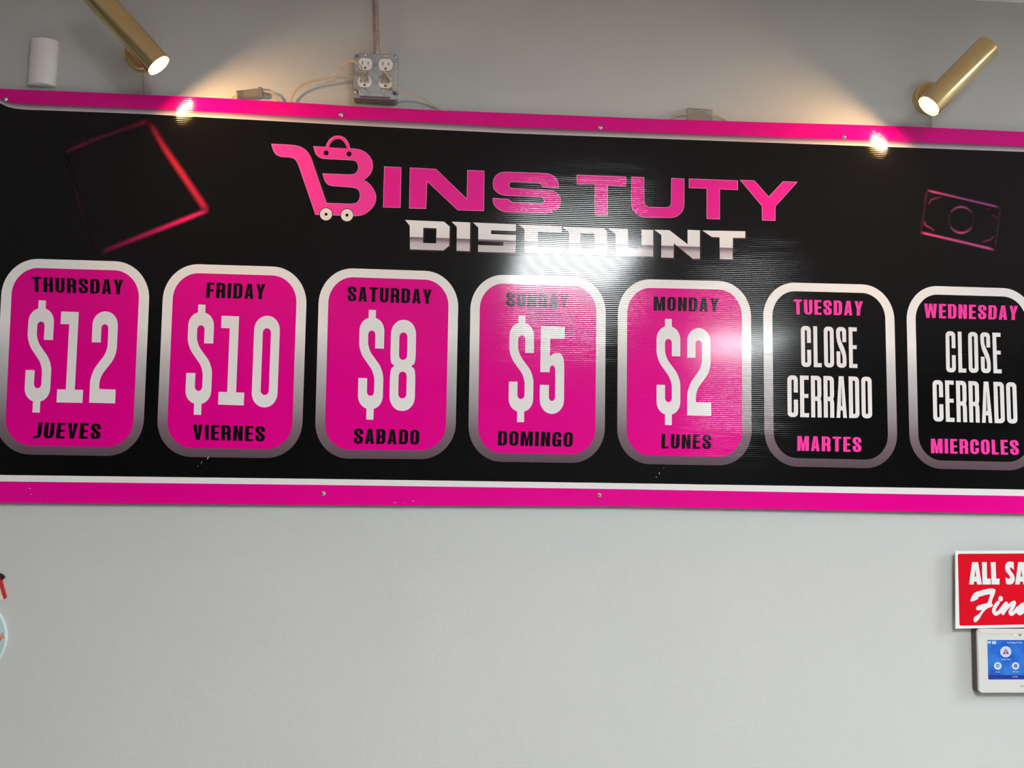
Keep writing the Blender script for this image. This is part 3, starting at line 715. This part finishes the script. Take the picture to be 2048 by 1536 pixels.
# screws and holes at the corners and over the devices
for x, y in ((730.4, 109), (771.8, 111.2), (729.2, 180.6), (770.5, 182.6)): screw(x, y, YF, ob, .0036, 'cover_screw', .004, False)
screw(712, 184, YB-.0018, ob, .0045, 'corner_screw', .004, False); screw(789.6, 113.4, YB-.0018, ob, .004, 'corner_screw', .004, False)
for x, y in ((713.5, 112), (788.5, 188.6)):
    bm = bmesh.new()
    c = at(x, y, YB-.0018); slab(bm, [[Vector((c.x+.0022*math.cos(2*PI*k/16), c.z+.0022*math.sin(2*PI*k/16))) for k in range(16)]], [], YB-.0018, YB-.001)
    obj('corner_hole', bm, DARK, ob, 'dark screw hole')
YR = YF-.0016
def receptacle(px, py):
    c = at(px, py, YR); r, h = .0168, .0140
    P = []
    for k in range(64):
        a = 2*PI*k/64; x, z = r*math.cos(a), r*math.sin(a); z = max(-h, min(h, z)); P.append(Vector((c.x+x, c.z+z)))
    bm = bmesh.new(); slab(bm, [P], [], YR, YF+.001)
    fr = [e_ for e_ in bm.edges if all(abs(v.co.y-YR) < 1e-6 for v in e_.verts) and any(abs(f.normal.y) < .5 for f in e_.link_faces)]
    bmesh.ops.bevel(bm, geom=fr, offset=.0007, segments=2, affect='EDGES')
    o = sharp(obj('receptacle', bm, RECW, ob), 40)
    bm = bmesh.new()
    for dx, hh_ in ((-.0064, .0044), (.0064, .0037)):
        box(bm, (c.x+dx-.0009, YR-.0001, c.z+.0020-hh_), (c.x+dx+.0009, YR+.0004, c.z+.0020+hh_))
    slab(bm, [[Vector((c.x+.0023*math.cos(a), c.z-.0090+.0025*math.sin(a))) for a in [PI*k/12 for k in range(13)]]+[Vector((c.x-.0023, c.z-.0112)), Vector((c.x+.0023, c.z-.0112))]], [], YR-.0001, YR+.0004)
    obj('slot', bm, DARK, o, 'black slots and ground hole')
    # ring gap of the cover opening
    bm = bmesh.new(); rr = lambda k_: [Vector((c.x+(v.x-c.x)*k_, c.z+(v.y-c.z)*k_)) for v in P]
    flat(bm, [rr(1.055)], [rr(1.0)], YF-.00015); obj('cutout_rim', bm, mat('dark gap', (.05, .045, .05, 1), .6), o)
for x, y in ((730.5, 127.9), (771.3, 129.4), (729.4, 162.2), (770.9, 163.9)): receptacle(x, y)

# armoured cable and its connector
ARM = mat('armoured cable steel', (.42, .36, .33, 1), .38, .9)
pts = [at(x, y, YW-.013) for x, y in ((742, -230), (744, -120), (747.5, -40), (750.8, 0), (752.3, 45), (753.5, 85))]
pts.append(Vector((at(754, 97, YW-.016).x, YW-.016, cz+hw-.004)))
pts[0].z = min(pts[0].z, ZC)
zt = ZC
path = catmull(pts, 40)
path = [p for p in path if p.z <= ZC]
def arm(s, a): return .0054*(1+.20*abs(math.sin(PI*(s/.0062)+a*.5))-.06)
dense = []
for a, b in zip(path, path[1:]):
    k = max(1, int((b-a).length/.0007))
    dense += [a+(b-a)*i/k for i in range(k)]
cable = obj('armoured_cable', tube(bmesh.new(), dense+[path[-1]], .006, 14, arm), ARM, None, origin=tuple(path[-1]), smooth=True)
cable['label'] = 'brownish ribbed metal armoured cable running down the wall into the outlet box'; cable['category'] = 'cable'
kc = at(754.5, 97.5, YW-.022)
bm = bmesh.new()
lathe(bm, (kc.x, YW-.016, cz+hw-.002), (0, 0, 1), [(.0105, 0), (.0105, .004), (.0082, .005), (.0082, .014), (.0074, .015)], 24)
box(bm, (kc.x-.0135, YW-.026, cz+hw+.0005), (kc.x+.0135, YW-.012, cz+hw+.008), .002)
box(bm, (kc.x-.008, YW-.027, cz+hw+.002), (kc.x+.008, YW-.012, cz+hw+.016), .003)
con = sharp(obj('cable_connector', bm, GALV2, ob))
bm = bmesh.new(); lathe(bm, (kc.x+.0005, YW-.027, cz+hw+.0105), (0, -1, 0), [(.0048, -.003), (.0048, .001), (.0036, .0022), (.0015, .0026)], 18)
obj('clamp_screw', bm, STEEL, con, smooth=True)

# ================================================================== WALL SPOTLIGHTS
BRASS = None
def brass():
    m, N, L, b = new_mat('satin brass')
    b.inputs['Metallic'].default_value = 1; b.inputs['Roughness'].default_value = .33
    b.inputs['Base Color'].default_value = (.74, .57, .28, 1)
    g = N.new('ShaderNodeNewGeometry'); t = N.new('ShaderNodeTexNoise'); t.inputs['Scale'].default_value = 500; t.inputs['Detail'].default_value = 2
    L.new(g.outputs['Position'], t.inputs['Vector'])
    r = N.new('ShaderNodeMapRange'); r.inputs['To Min'].default_value = .17; r.inputs['To Max'].default_value = .26
    L.new(t.outputs['Fac'], r.inputs['Value']); L.new(r.outputs[0], b.inputs['Roughness'])
    return m
BRASS = brass()
BULB = mat('glowing bulb glass', (1, .95, .85, 1), .3, emit=(1.0, .58, .26, 1), estr=BULB_LIGHT)
CLEAR = mat('clear plastic', (.90, .86, .82, 1), .12, trans=.9, ior=1.42, noise=.02)
CORD = mat('clear cord with copper', (.74, .62, .48, 1), .22, trans=.35, ior=1.4)
YL = -.138
def spotlight(mouth, tail, base, label, basepx=None):
    A = at(*mouth, YL); B = at(*tail, YL); c = at(*base, YW-.01); c.y = YW
    d = (A-B).normalized(); Ln = (A-B).length; R_ = .0282
    t = thing('wall_spotlight', label, 'wall lamp', c, 'brass spotlights over the sign')
    bm = bmesh.new()
    lathe(bm, c, (0, -1, 0), [(.0385, 0), (.0385, .016), (.0375, .0185), (.035, .020)], 48)
    sharp(obj('wall_base', bm, BRASS, t, smooth=True), 30)
    # arm from the base to the tube
    # foot of the arm on the tube axis
    k = (Vector((c.x, YL, c.z))-B).dot(d); axp = B+d*max(.03, min(Ln-.03, k))
    bm = bmesh.new(); s0 = Vector((c.x, YW-.019, c.z)); dd = axp-s0
    lathe(bm, s0, dd, [(.0075, 0), (.0075, dd.length-R_*.9)], 20)
    obj('arm', bm, BRASS, t, smooth=True)
    bm = bmesh.new(); ri = R_-.0016
    lathe(bm, B, d, [(R_*.86, 0), (R_*.97, .0012), (R_, .004), (R_, Ln-.0006), (R_-.0006, Ln), (ri, Ln), (ri, Ln-.03), (.003, Ln-.032)], 64, True, True)
    for f in bm.faces: f.smooth = True
    sharp(obj('tube', bm, BRASS, t), 30)
    bm = bmesh.new()
    lathe(bm, B, d, [(.0238, Ln-.020), (.0238, Ln-.0052), (.021, Ln-.0038), (.012, Ln-.0026), (.002, Ln-.0022)], 40)
    obj('bulb', bm, BULB, t, 'glowing warm white bulb', smooth=True)
    bm = bmesh.new()      # retaining clip round the bulb
    lathe(bm, B, d, [(.0262, Ln-.006), (.0262, Ln-.0045), (.0246, Ln-.0045), (.0246, Ln-.006)], 40, False, False)
    obj('retaining_ring', bm, BRASS, t, smooth=True)
    return t, c
lampR, baseR = spotlight((1857.5, 212.5), (1976.5, 93), (1859, 196.5), 'brass tube spotlight at the upper right, lit and aimed down left')
lampL, baseL = spotlight((317.5, 131), (186, -16), (284, 109.5), 'brass tube spotlight at the upper left, lit and aimed down right')

# ================================================================== POWER CORDS
def cord_bm(bm, pts3, n=10, off=.0013, r=.00135):
    path = catmull(pts3, n)
    for sgn in (-1, 1):
        pp = []
        for i, p in enumerate(path):
            d = (path[min(i+1, len(path)-1)]-path[max(i-1, 0)]).normalized()
            s = d.cross(Vector((0, 1, 0)))
            if s.length < .2: s = Vector((1, 0, 0))
            pp.append(p+s.normalized()*off*sgn)
        tube(bm, pp, r, 8)
    return bm
def P3(L_): return [at(x, y, yy) for x, y, yy in L_]
YH = .0112                       # depth at which the cords run behind the sheet
BR2 = mat('brass contact', (.6, .45, .2, 1), .3, 1)
def taper_box(bm, P0, P1, P2, P3_, y0, y1, back=.0):
    v = [bm.verts.new(p) for p in (P0, P1, P2, P3_)]
    w_ = [bm.verts.new(Vector((p.x, y1, p.z))) for p in (P0, P1, P2, P3_)]
    for p in v: p.co.y = y0
    bm.faces.new(v); bm.faces.new(w_[::-1])
    for i in range(4): bm.faces.new((v[i], v[(i+1) % 4], w_[(i+1) % 4], w_[i]))
    bmesh.ops.recalc_face_normals(bm, faces=bm.faces)
    bmesh.ops.bevel(bm, geom=bm.edges[:], offset=.0012, segments=2, affect='EDGES')
    return bm
# left
cl = thing('power_cord', 'clear power cord from the left socket to the left spotlight, its inline switch tilted', 'power cord', at(729, 155, YR), 'clear lamp cords')
bm = taper_box(bmesh.new(), at(722.5, 142, YR-.02), at(736, 143, YR-.02), at(737, 159, YR-.02), at(719.5, 158.5, YR-.02), YR-.019, YR-.0006)
pl = sharp(obj('plug', bm, CLEAR, cl, 'clear plastic plug')); 
bm = bmesh.new()
for dx in (-.0064, .0064): box(bm, (at(729, 155, YR).x+dx-.0006, YR-.014, at(729, 155, YR).z-.003), (at(729, 155, YR).x+dx+.0006, YR-.001, at(729, 155, YR).z+.003))
obj('prong', bm, BR2, pl)
bm = bmesh.new()
cord_bm(bm, P3([(728, 148, YR-.012), (725, 139, YR-.026), (720, 131, YR-.034), (712, 124, YR-.036), (702, 121.5, YR-.030), (693, 124, -.060), (684, 133, -.045), (675, 145, -.028), (660, 153.5, -.015), (640, 159, -.008), (620, 164, -.004), (603, 171, .001), (592, 181, .006), (585, 193, .0095), (582.5, 206, YH), (578, 235, YH), (566, 240, YH),
                (561, 215, YH), (557, 200, .010), (548, 188.5, .008), (538, 184, .008), (527, 182.8, .009)]))
cord_bm(bm, P3([(474, 192, .0095), (466, 195, .010), (455, 215, YH), (430, 240, YH), (340, 245, YH), (300, 235, YH), (289, 215, YH), (287.5, 188, .0115), (287, 168, .012), (286, 146, .0125)]), off=.0011, r=.0011)
obj('cord', bm, CORD, cl, smooth=True)
def inline_switch(c0, c1, hh_, parent, boxy):
    a, b = at(*c0, .0105), at(*c1, .0105); d = (b-a); Ln = d.length; d.normalize(); nz = Vector((-d.z, 0, d.x)); bm = bmesh.new()
    box(bm, (0, -.0055, -hh_), (Ln, .0062, hh_), .0013 if boxy else .002, 2)
    if not boxy:
        for k in range(5): box(bm, (.003+k*.0028, -.0066, -hh_*.96), (.0042+k*.0028, .006, hh_*1.04), .0004, 1)
        box(bm, (Ln-.010, -.0068, -hh_*1.2), (Ln-.003, .0064, hh_*1.2), .001, 2)
    for v in bm.verts: v.co = a+d*v.co.x+nz*v.co.z+Vector((0, v.co.y, 0))
    o = sharp(obj('inline_switch', bm, CLEAR, parent, 'clear plastic inline switch body'))
    bm = bmesh.new(); m = (a+b)/2
    for k in (-.006, .006):
        lathe(bm, m+d*k+nz*(-hh_*.12), (0, -1, 0), [(.0028, -.002), (.0028, .0015), (.0014, .002)], 16)
    cpts = [a+nz*(-hh_*.1), a+d*Ln*.25+nz*hh_*.25, m+nz*hh_*.72, a+d*Ln*.75+nz*hh_*.25, b+nz*(-hh_*.1)]
    tube(bm, catmull(cpts, 6), .0008, 6)
    obj('contact', bm, BR2, o)
inline_switch((473.5, 191.5), (527, 184.5), .0098, cl, False)
# right
cr = thing('power_cord', 'clear power cord from the right socket to the right spotlight, its boxy inline switch level', 'power cord', at(770, 156, YR), 'clear lamp cords')
bm = taper_box(bmesh.new(), at(764.5, 142.5, YR-.02), at(774.5, 143, YR-.02), at(780, 160.5, YR-.02), at(762, 159.5, YR-.02), YR-.019, YR-.0006)
pl = sharp(obj('plug', bm, CLEAR, cr, 'clear plastic plug'))
bm = bmesh.new()
for dx in (-.0064, .0064): box(bm, (at(771, 157, YR).x+dx-.0006, YR-.014, at(771, 157, YR).z-.003), (at(771, 157, YR).x+dx+.0006, YR-.001, at(771, 157, YR).z+.003))
obj('prong', bm, BR2, pl)
bm = bmesh.new()
cord_bm(bm, P3([(769, 150, YR-.012), (768, 143, YR-.026), (773, 147, YR-.030), (780, 158, YR-.028), (788, 169, -.060), (797, 179, -.050), (809, 184.5, -.035), (824, 188, -.020), (838, 193, -.010), (853, 201, -.002), (866, 210, .006), (880, 219.5, YH), (900, 240, YH), (950, 268, YH),
                (1300, 282, YH), (1325, 262, YH), (1336, 243, YH), (1347, 233, .010), (1360, 229, .0095), (1374, 228.5, .010)]))
cord_bm(bm, P3([(1422, 231, .010), (1434, 232, .0095), (1444, 237, .010), (1456, 245, YH), (1480, 275, YH), (1700, 300, YH), (1840, 310, YH), (1860, 290, YH), (1863, 262, YH), (1863, 248, .0115), (1861, 234, .012), (1860, 230, .0125)]), off=.0011, r=.0011)
obj('cord', bm, CORD, cr, smooth=True)
inline_switch((1373.5, 229.3), (1424, 232.5), .0150, cr, True)

# ================================================================== WHITE WALL SENSOR
WP = mat('white plastic housing', (.80, .78, .77, 1), .45, bump=.0003, nscale=120)
pt, pbm = at(90, 74, YW), at(84, 176, YW)
x0, x1 = at(56.5, 172, YW).x, at(112, 176, YW).x; z1_, z0_ = at(91, 83, YW).z, at(84, 174.5, YW).z
mx = (x0+x1)/2; rx = (x1-x0)/2; ln = at(64, 80, YW).x; rn = at(117, 85, YW).x; mxt = (ln+rn)/2
bm = bmesh.new(); rings = []
prof = [(rx*math.cos(a), -.026*math.sin(a)**.8) for a in [PI*k/24 for k in range(25)]]
for j, (s, zf) in enumerate(((.93, -.001), (1.0, .0015), (1, .5), (1, -.0015), (.93, .001))):
    z = [z0_, z0_+.0015, None, z1_-.0015, z1_][j]
    if z is None: continue
    tt = (z-z0_)/(z1_-z0_)
    rings.append([bm.verts.new((mx+(mxt-mx)*tt+p[0]*s, YW+p[1]*s, z)) for p in prof])
for a, b in zip(rings, rings[1:]):
    for k in range(len(prof)-1): bm.faces.new((a[k], a[k+1], b[k+1], b[k]))
    bm.faces.new((a[-1], a[0], b[0], b[-1]))
bm.faces.new(rings[0][::-1]); bm.faces.new(rings[-1])
bmesh.ops.recalc_face_normals(bm, faces=bm.faces)
o = sharp(obj('wall_sensor', bm, WP, None, origin=(mx, YW, z0_), smooth=True), 45)
o['label'] = 'white half-round plastic housing on the wall left of the left spotlight'; o['category'] = 'wall housing'

# ================================================================== RED NOTICE (lower right)
YN = -.004
SW = mat('white notice card', (.72, .72, .71, 1), .45)
SR = mat('red notice print', (.60, .0003, .012, 1), .45, spec=.1)
SWT = mat('white notice lettering', (.68, .70, .70, 1), .45)
SDK = mat('dark notice outline', (.25, .0, .01, 1), .4)
nt = thing('notice_sign', 'red and white notice card reading ALL SALES Final above the keypad', 'sign', at(1990, 1256, YN))
tl = at(1910.5, 1101.7, YN); bl = at(1911, 1257.4, YN); xr = tl.x+.262; zt_ = tl.z; zb2 = bl.z
drop = (at(2048, 1251.5, YN).z-bl.z)/(at(2048, 1251.5, YN).x-bl.x); rise = (at(2048, 1101, YN).z-tl.z)/(at(2048, 1101, YN).x-tl.x)
drop = min(drop, .02); 
card_o = [Vector((tl.x, zt_)), Vector((xr, zt_+rise*.262)), Vector((xr, zb2+drop*.262)), Vector((bl.x, zb2))]
bm = bmesh.new(); slab(bm, [card_o], [], YN, YN+.0016); obj('notice_card', bm, SW, nt)
il = px2([(1916.3, 1108.3), (1916.8, 1251.6)], YN)
e_ = .0058
red = [Vector((tl.x+e_, zt_-.0068)), Vector((xr-e_, zt_+rise*.262-.0068)), Vector((xr-e_, zb2+drop*.262+.0068)), Vector((tl.x+e_, zb2+.0068))]
red = rpoly([(v.x, v.y, .004) for v in red], 5)
bm = bmesh.new(); flat(bm, [red], [], YN-LAY); obj('red_field', bm, SR, nt)
for dx in (.02, .22):
    for z in (zb2+.03, zt_-.03):
        bm = bmesh.new(); box(bm, (tl.x+dx, YN+.0016, z-.01), (tl.x+dx+.02, YW, z+.01))
        obj('foam_pad', bm, SW, nt)
zq = lambda P: [(1930+p[0]/9.6, 1100+p[1]/9.6) for p in P]
def n2(P): return px2(zq(P), YN)
LT = [([(135, 232), (248, 232), (322, 662), (230, 662), (222, 608), (170, 608), (165, 662), (75, 662)], [(195, 370), (214, 512), (182, 512)]),
      ([(322, 232), (415, 232), (422, 548), (490, 548), (492, 662), (335, 662)], None),
      ([(492, 232), (585, 232), (598, 548), (662, 548), (660, 662), (508, 662)], None)]
SS = smooth_poly([(938, 382, 1), (905, 352), (875, 335), (862, 355), (885, 408), (930, 468), (952, 530), (948, 592), (910, 645), (850, 664), (787, 648, 1), (775, 520, 1), (808, 545), (845, 550), (862, 530), (835, 470), (785, 410), (768, 340), (788, 258), (850, 220), (932, 236, 1)], 5)
sft = lambda P, dx: [(p[0]+dx, p[1]) for p in P]
E_ = [(0, 232), (180, 232), (180, 335), (95, 335), (97, 395), (170, 395), (170, 492), (100, 492), (102, 556), (188, 556), (188, 662), (8, 662)]
pos = [n2(p) for p, h in LT]+[n2(SS)]; neg = [n2(LT[0][1])]
pos += [n2(sft(LT[0][0], 885)), n2(sft(LT[1][0], 885)), n2(sft(E_, 1385)), n2([(p.x+825, p.y) for p in SS])]; neg += [n2(sft(LT[0][1], 885))]
bm = bmesh.new(); flat(bm, [offs(p, .0007) for p in pos], [offs(p, -.0007) for p in neg], YN-LAY*2); obj('lettering_outline', bm, SDK, nt)
bm = bmesh.new(); flat(bm, pos, neg, YN-LAY*3); obj('bold_lettering', bm, SWT, nt)
def ribbon(path, wds, n=6):
    """rounded pen stroke as overlapping capsules"""
    pts = catmull([(p[0], p[1], 0) for p in path], n); m = len(pts); out = []
    W_ = [wds[0]+(wds[1]-wds[0])*k/(m-1) for k in range(m)] if isinstance(wds, tuple) else [wds]*m
    L_, R_ = [], []
    for i, p in enumerate(pts):
        d = (pts[min(i+1, m-1)]-pts[max(i-1, 0)]).normalized(); nn = Vector((-d.y, d.x, 0))*W_[i]/2
        L_.append(p+nn); R_.append(p-nn)
    for i in range(m-1): out.append([Vector(v[:2]) for v in (L_[i], L_[i+1], R_[i+1], R_[i])])
    for i in range(m): out.append(circle(pts[i].x, pts[i].y, W_[i]/2*.985, n=12))
    return out
FS = smooth_poly([(100, 980), (125, 905), (160, 840), (215, 805), (330, 770), (460, 740), (550, 743), (582, 775), (565, 850), (525, 950), (507, 1028, 1), (530, 1040), (518, 1085), (430, 1122), (345, 1200), (275, 1318), (205, 1385), (165, 1362), (178, 1288), (255, 1235), (330, 1155, 1), (240, 1155), (212, 1130), (232, 1080), (320, 1045), (430, 1018, 1), (487, 852, 1), (400, 860), (245, 908, 1), (250, 935), (160, 980)], 5)
pen = [FS]+ribbon([(632, 1010), (585, 1075), (552, 1160), (585, 1225), (650, 1195), (720, 1110), (785, 1025)], 72)+[circle(682, 935, 44, 54, 20)]
pen += ribbon([(792, 1028), (765, 1090), (728, 1215)], 68)+ribbon([(745, 1180), (830, 1080), (940, 1005), (925, 1080), (868, 1180), (890, 1232), (960, 1180), (1015, 1110)], 66)
pen += ribbon([(1180, 1050), (1130, 1035), (1060, 1080), (1015, 1170), (1050, 1220), (1120, 1170), (1190, 1040), (1170, 1150), (1210, 1220), (1290, 1150)], 66)+ribbon([(1260, 1180), (1360, 960), (1430, 780), (1330, 1050), (1320, 1180), (1370, 1220), (1440, 1160)], 60)
bm = bmesh.new(); flat(bm, [n2(p) for p in pen], [], YN-LAY*3); obj('script_lettering', bm, SWT, nt)

# ================================================================== ALARM KEYPAD
KW = mat('white keypad plastic', (.58, .58, .56, 1), .38)
KB = mat('bronze grey keypad back', (.085, .062, .05, 1), .5)
YK = YW-.027
ktl = at(1953, 1253.5, YK); kbl = at(1960, 1386, YK); kx0 = (at(1955, 1300, YK).x+at(1957, 1345, YK).x)/2; kx1 = kx0+.196
kz1 = min(ktl.z, zb2+.0005+.0); kz0 = at(2010, 1386, YK).z
kp = thing('alarm_keypad', 'white touchscreen alarm keypad with blue screen below the red notice', 'keypad', (at(2048, 1386, YK).x, YW, kz0))
bm = bmesh.new(); slab(bm, [rrect(kx0-.001, kz0-.001, kx1+.001, kz1-.001, .008)], [], YK+.006, YW); sharp(obj('back_housing', bm, KB, kp))
bm = bmesh.new(); slab(bm, [rrect(kx0, kz0, kx1, kz1, .009, 8)], [], YK, YK+.0062)
fr = [e2 for e2 in bm.edges if all(abs(v.co.y-YK) < 1e-6 for v in e2.verts) and any(abs(f.normal.y) < .5 for f in e2.link_faces)]
bmesh.ops.bevel(bm, geom=fr, offset=.0016, segments=3, affect='EDGES')
bz = sharp(obj('front_bezel', bm, KW, kp), 30)
bm = bmesh.new(); box(bm, (kx0+.006, YK-.0012, kz1-.0115), (kx1-.006, YK+.001, kz1-.0015), .0011, 2); obj('top_ledge', bm, KW, kp)
def emis(name, c, s): return mat(name, (0.01, 0.01, 0.01, 1), .15, emit=c, estr=s)
SCB = None
def screen_mat():
    m, N, L, b = new_mat('backlit blue screen')
    g = N.new('ShaderNodeNewGeometry'); t = N.new('ShaderNodeTexNoise'); t.inputs['Scale'].default_value = 22; t.inputs['Detail'].default_value = 3
    L.new(g.outputs['Position'], t.inputs['Vector'])
    r = N.new('ShaderNodeValToRGB'); e = r.color_ramp.elements
    e[0].position = .35; e[0].color = rgb(10, 85, 210); e[1].position = .68; e[1].color = rgb(50, 140, 235)
    L.new(t.outputs['Fac'], r.inputs[0]); L.new(r.outputs[0], b.inputs['Emission Color']); b.inputs['Emission Strength'].default_value = .85
    b.inputs['Base Color'].default_value = (.01, .01, .01, 1); b.inputs['Roughness'].default_value = .15
    return m
s0, s1 = at(1973.6, 1279.8, YK), at(1977.5, 1358.8, YK); sx0 = s0.x; sx1 = kx0+(kx1-kx0)-(s0.x-kx0)*1.0; sz1, sz0 = s0.z, s1.z
sx0 = (s0.x+s1.x)/2; sx1 = kx1-(sx0-kx0)
bm = bmesh.new(); box(bm, (sx0, YK-.0004, sz0), (sx1, YK+.001, sz1)); scr = obj('screen', bm, screen_mat(), kp, 'lit blue touchscreen')
def k2(P): return px2(P, YK)
ycr = YK-.0006
def kflat(name, polys, m, neg=(), lay=1, par=None):
    bm = bmesh.new(); flat(bm, polys, list(neg), YK-.0004-.00012*lay); return obj(name, bm, m, par or scr)
EW = emis('screen pale blue', rgb(205, 228, 250), .9); EWH = emis('screen white', rgb(240, 245, 255), .95)
ER = emis('screen red', rgb(165, 60, 85), .9); EG = emis('screen green', rgb(40, 140, 125), .9); EN = emis('screen navy', rgb(20, 40, 110), .8); EB = emis('screen dark blue band', rgb(10, 55, 165), .8)
zk = T(10.97, 1960, 1260)
def kc_(x, y, r, n=28): return k2(circle(1960+x/10.97, 1260+y/10.97, r/10.97, n=n))
kflat('status_band', [[Vector((sx0, sz0)), Vector((sx1, sz0)), Vector((sx1, sz0+.0098)), Vector((sx0, sz0+.0098))]], EB)
kflat('round_button', [kc_(563, 477, 122), kc_(388, 788, 84), kc_(778, 787, 82)], EW)
kflat('warning_symbol', [k2(zk((563, 400), (635, 528), (495, 528)))], ER, [k2(zk((557, 440), (570, 440), (575, 518), (553, 518)))], 2)
kflat('shield_symbol', [k2(zk((350, 760), (388, 742), (424, 760), (416, 805), (388, 832), (358, 805)))], EG, [kc_(388, 785, 15, 12)], 2)
kflat('lock_symbol', [kc_(780, 787, 38)], EN, [k2(zk((765, 790), (790, 765), (800, 785), (775, 812)))], 2)
kflat('status_icon', [k2(zk((265, 240), (348, 240), (348, 305), (265, 305))), k2(zk((165, 248), (235, 248), (235, 292), (165, 292)))], EW, [k2(zk((290, 252), (322, 252), (306, 272)))], 2)
def text_mesh(name, s, x, z, h, m, y, parent, bold=0.0, align='LEFT'):
    cu = bpy.data.curves.new('t', 'FONT'); cu.body = s; cu.size = h/.73; cu.align_x = align; cu.offset = 0
    to = bpy.data.objects.new('t', cu); C.objects.link(to)
    dg = bpy.context.evaluated_depsgraph_get(); me = bpy.data.meshes.new_from_object(to.evaluated_get(dg)); bpy.data.objects.remove(to)
    bm = bmesh.new(); bm.from_mesh(me)
    for v in bm.verts: v.co = Vector((x+v.co.x, y, z+v.co.y))
    bm.normal_update()
    for f in bm.faces:
        if f.normal.y > 0: f.normal_flip()
    return obj(name, bm, m, parent)
yt = YK-.00075
pp = at(*zk((590, 290))[0], YK); text_mesh('screen_text', 'Not Ready To Arm', pp.x, pp.z, .0034, EWH, yt, scr, .0002)
pp = at(*zk((570, 655))[0], YK); text_mesh('screen_text', 'Cellular Failure', pp.x, pp.z, .0028, EWH, yt, scr, .0002, 'CENTER')
pp = at(*zk((392, 930))[0], YK); text_mesh('screen_text', 'Disarm', pp.x, pp.z, .0026, EWH, yt, scr, .0001, 'CENTER')
pp = at(*zk((782, 925))[0], YK); text_mesh('screen_text', 'Not Ready', pp.x, pp.z, .0026, EWH, yt, scr, .0001, 'CENTER')
pp = at(*zk((705, 1038))[0], YK); text_mesh('screen_text', '7:47 PM', pp.x, pp.z, .0028, EWH, yt, scr, .0001)
BKM = mat('black mark', (.015, .015, .015, 1), .4)
WDOT = emis('white indicator', (1, 1, 1, 1), 1.1)
pp = at(*zk((882, 1255))[0], YK); text_mesh('brand_mark', 'ADT', pp.x, pp.z, .0042, BKM, YK-.0002, kp, .0002)
for x, m_ in ((778, WDOT), (870, BKM), (962, WDOT)):
    bm = bmesh.new(); flat(bm, [kc_(x, 111, 17, 14)], [], YK-.0014); obj('indicator_dot', bm, m_, kp)

# ================================================================== WALL DECORATIONS at the left edge
PLQ = mat('pale blue plaque paint', (.42, .58, .60, 1), .55, noise=.05, nscale=25); PRM = mat('pale plaque rim', (.62, .72, .70, 1), .5); ORN = mat('orange red letters', (.62, .10, .03, 1), .5)
yp = YW-.006
pc = at(-68.8, 1276, yp); rp = (at(13.2, 1276, yp).x-pc.x)
pq = thing('round_plaque', 'round pale blue wall plaque with orange letters cut by the left edge', 'wall decoration', (pc.x, YW, pc.z-rp))
bm = bmesh.new(); lathe(bm, (pc.x, YW, pc.z), (0, -1, 0), [(rp, 0), (rp, .005), (rp*.985, .006), (rp*.955, .006), (rp*.95, .0054)], 72); sharp(obj('rim', bm, PRM, pq))
bm = bmesh.new(); lathe(bm, (pc.x, YW-.0052, pc.z), (0, -1, 0), [(rp*.95, 0), (rp*.95, .0005)], 72); obj('plaque_face', bm, PLQ, pq)
bm = bmesh.new()
zz = T(6.4, 0, 1120)
for P in (((20, 942), (38, 925), (42, 937), (29, 948), (32, 963), (45, 955), (48, 966), (34, 975), (38, 992), (56, 982), (59, 994), (33, 1010)),
          ((-14, 975), (-2, 968), (10, 1005), (4, 958), (14, 952), (20, 1018), (10, 1042), (-4, 1000), (-2, 1045), (-12, 1048))):
    flat(bm, [px2(zz(*P), yp)], [], yp-.0006)
obj('orange_lettering', bm, ORN, pq)
hd = thing('hat_ornament', 'red, cream and black ornament at the left edge above the round plaque', 'wall decoration', (at(0, 1198, YW).x, YW, at(0, 1198, YW).z))
RDP = mat('red ornament paint', (.50, .02, .03, 1), .5); CRP = mat('cream ornament paint', (.72, .68, .55, 1), .6); BKP = mat('black ornament paint', (.01, .008, .008, 1), .35)
zh = T(17.07, 0, 1130)
bm = bmesh.new(); slab(bm, [px2(zh((-700, 900), (0, 740), (60, 950), (128, 1165), (0, 1215), (-650, 1330)), yp)], [], YW-.004, YW); obj('cream_panel', bm, CRP, hd)
bm = bmesh.new(); slab(bm, [px2(zh((-700, 500), (0, 370), (35, 500), (60, 540), (105, 700), (150, 870), (203, 1050), (207, 1080), (190, 1125), (140, 1165), (122, 1150), (60, 950), (0, 740), (-700, 900)), yp)], [], YW-.006, YW); obj('red_band', bm, RDP, hd)
bm = bmesh.new(); slab(bm, [px2(zh((-500, 330), (0, 285), (60, 310), (120, 350), (152, 405), (148, 440), (110, 480), (60, 525), (32, 490), (35, 420), (20, 350), (0, 350), (-500, 400)), yp)], [], YW-.0075, YW); obj('black_trim', bm, BKP, hd)
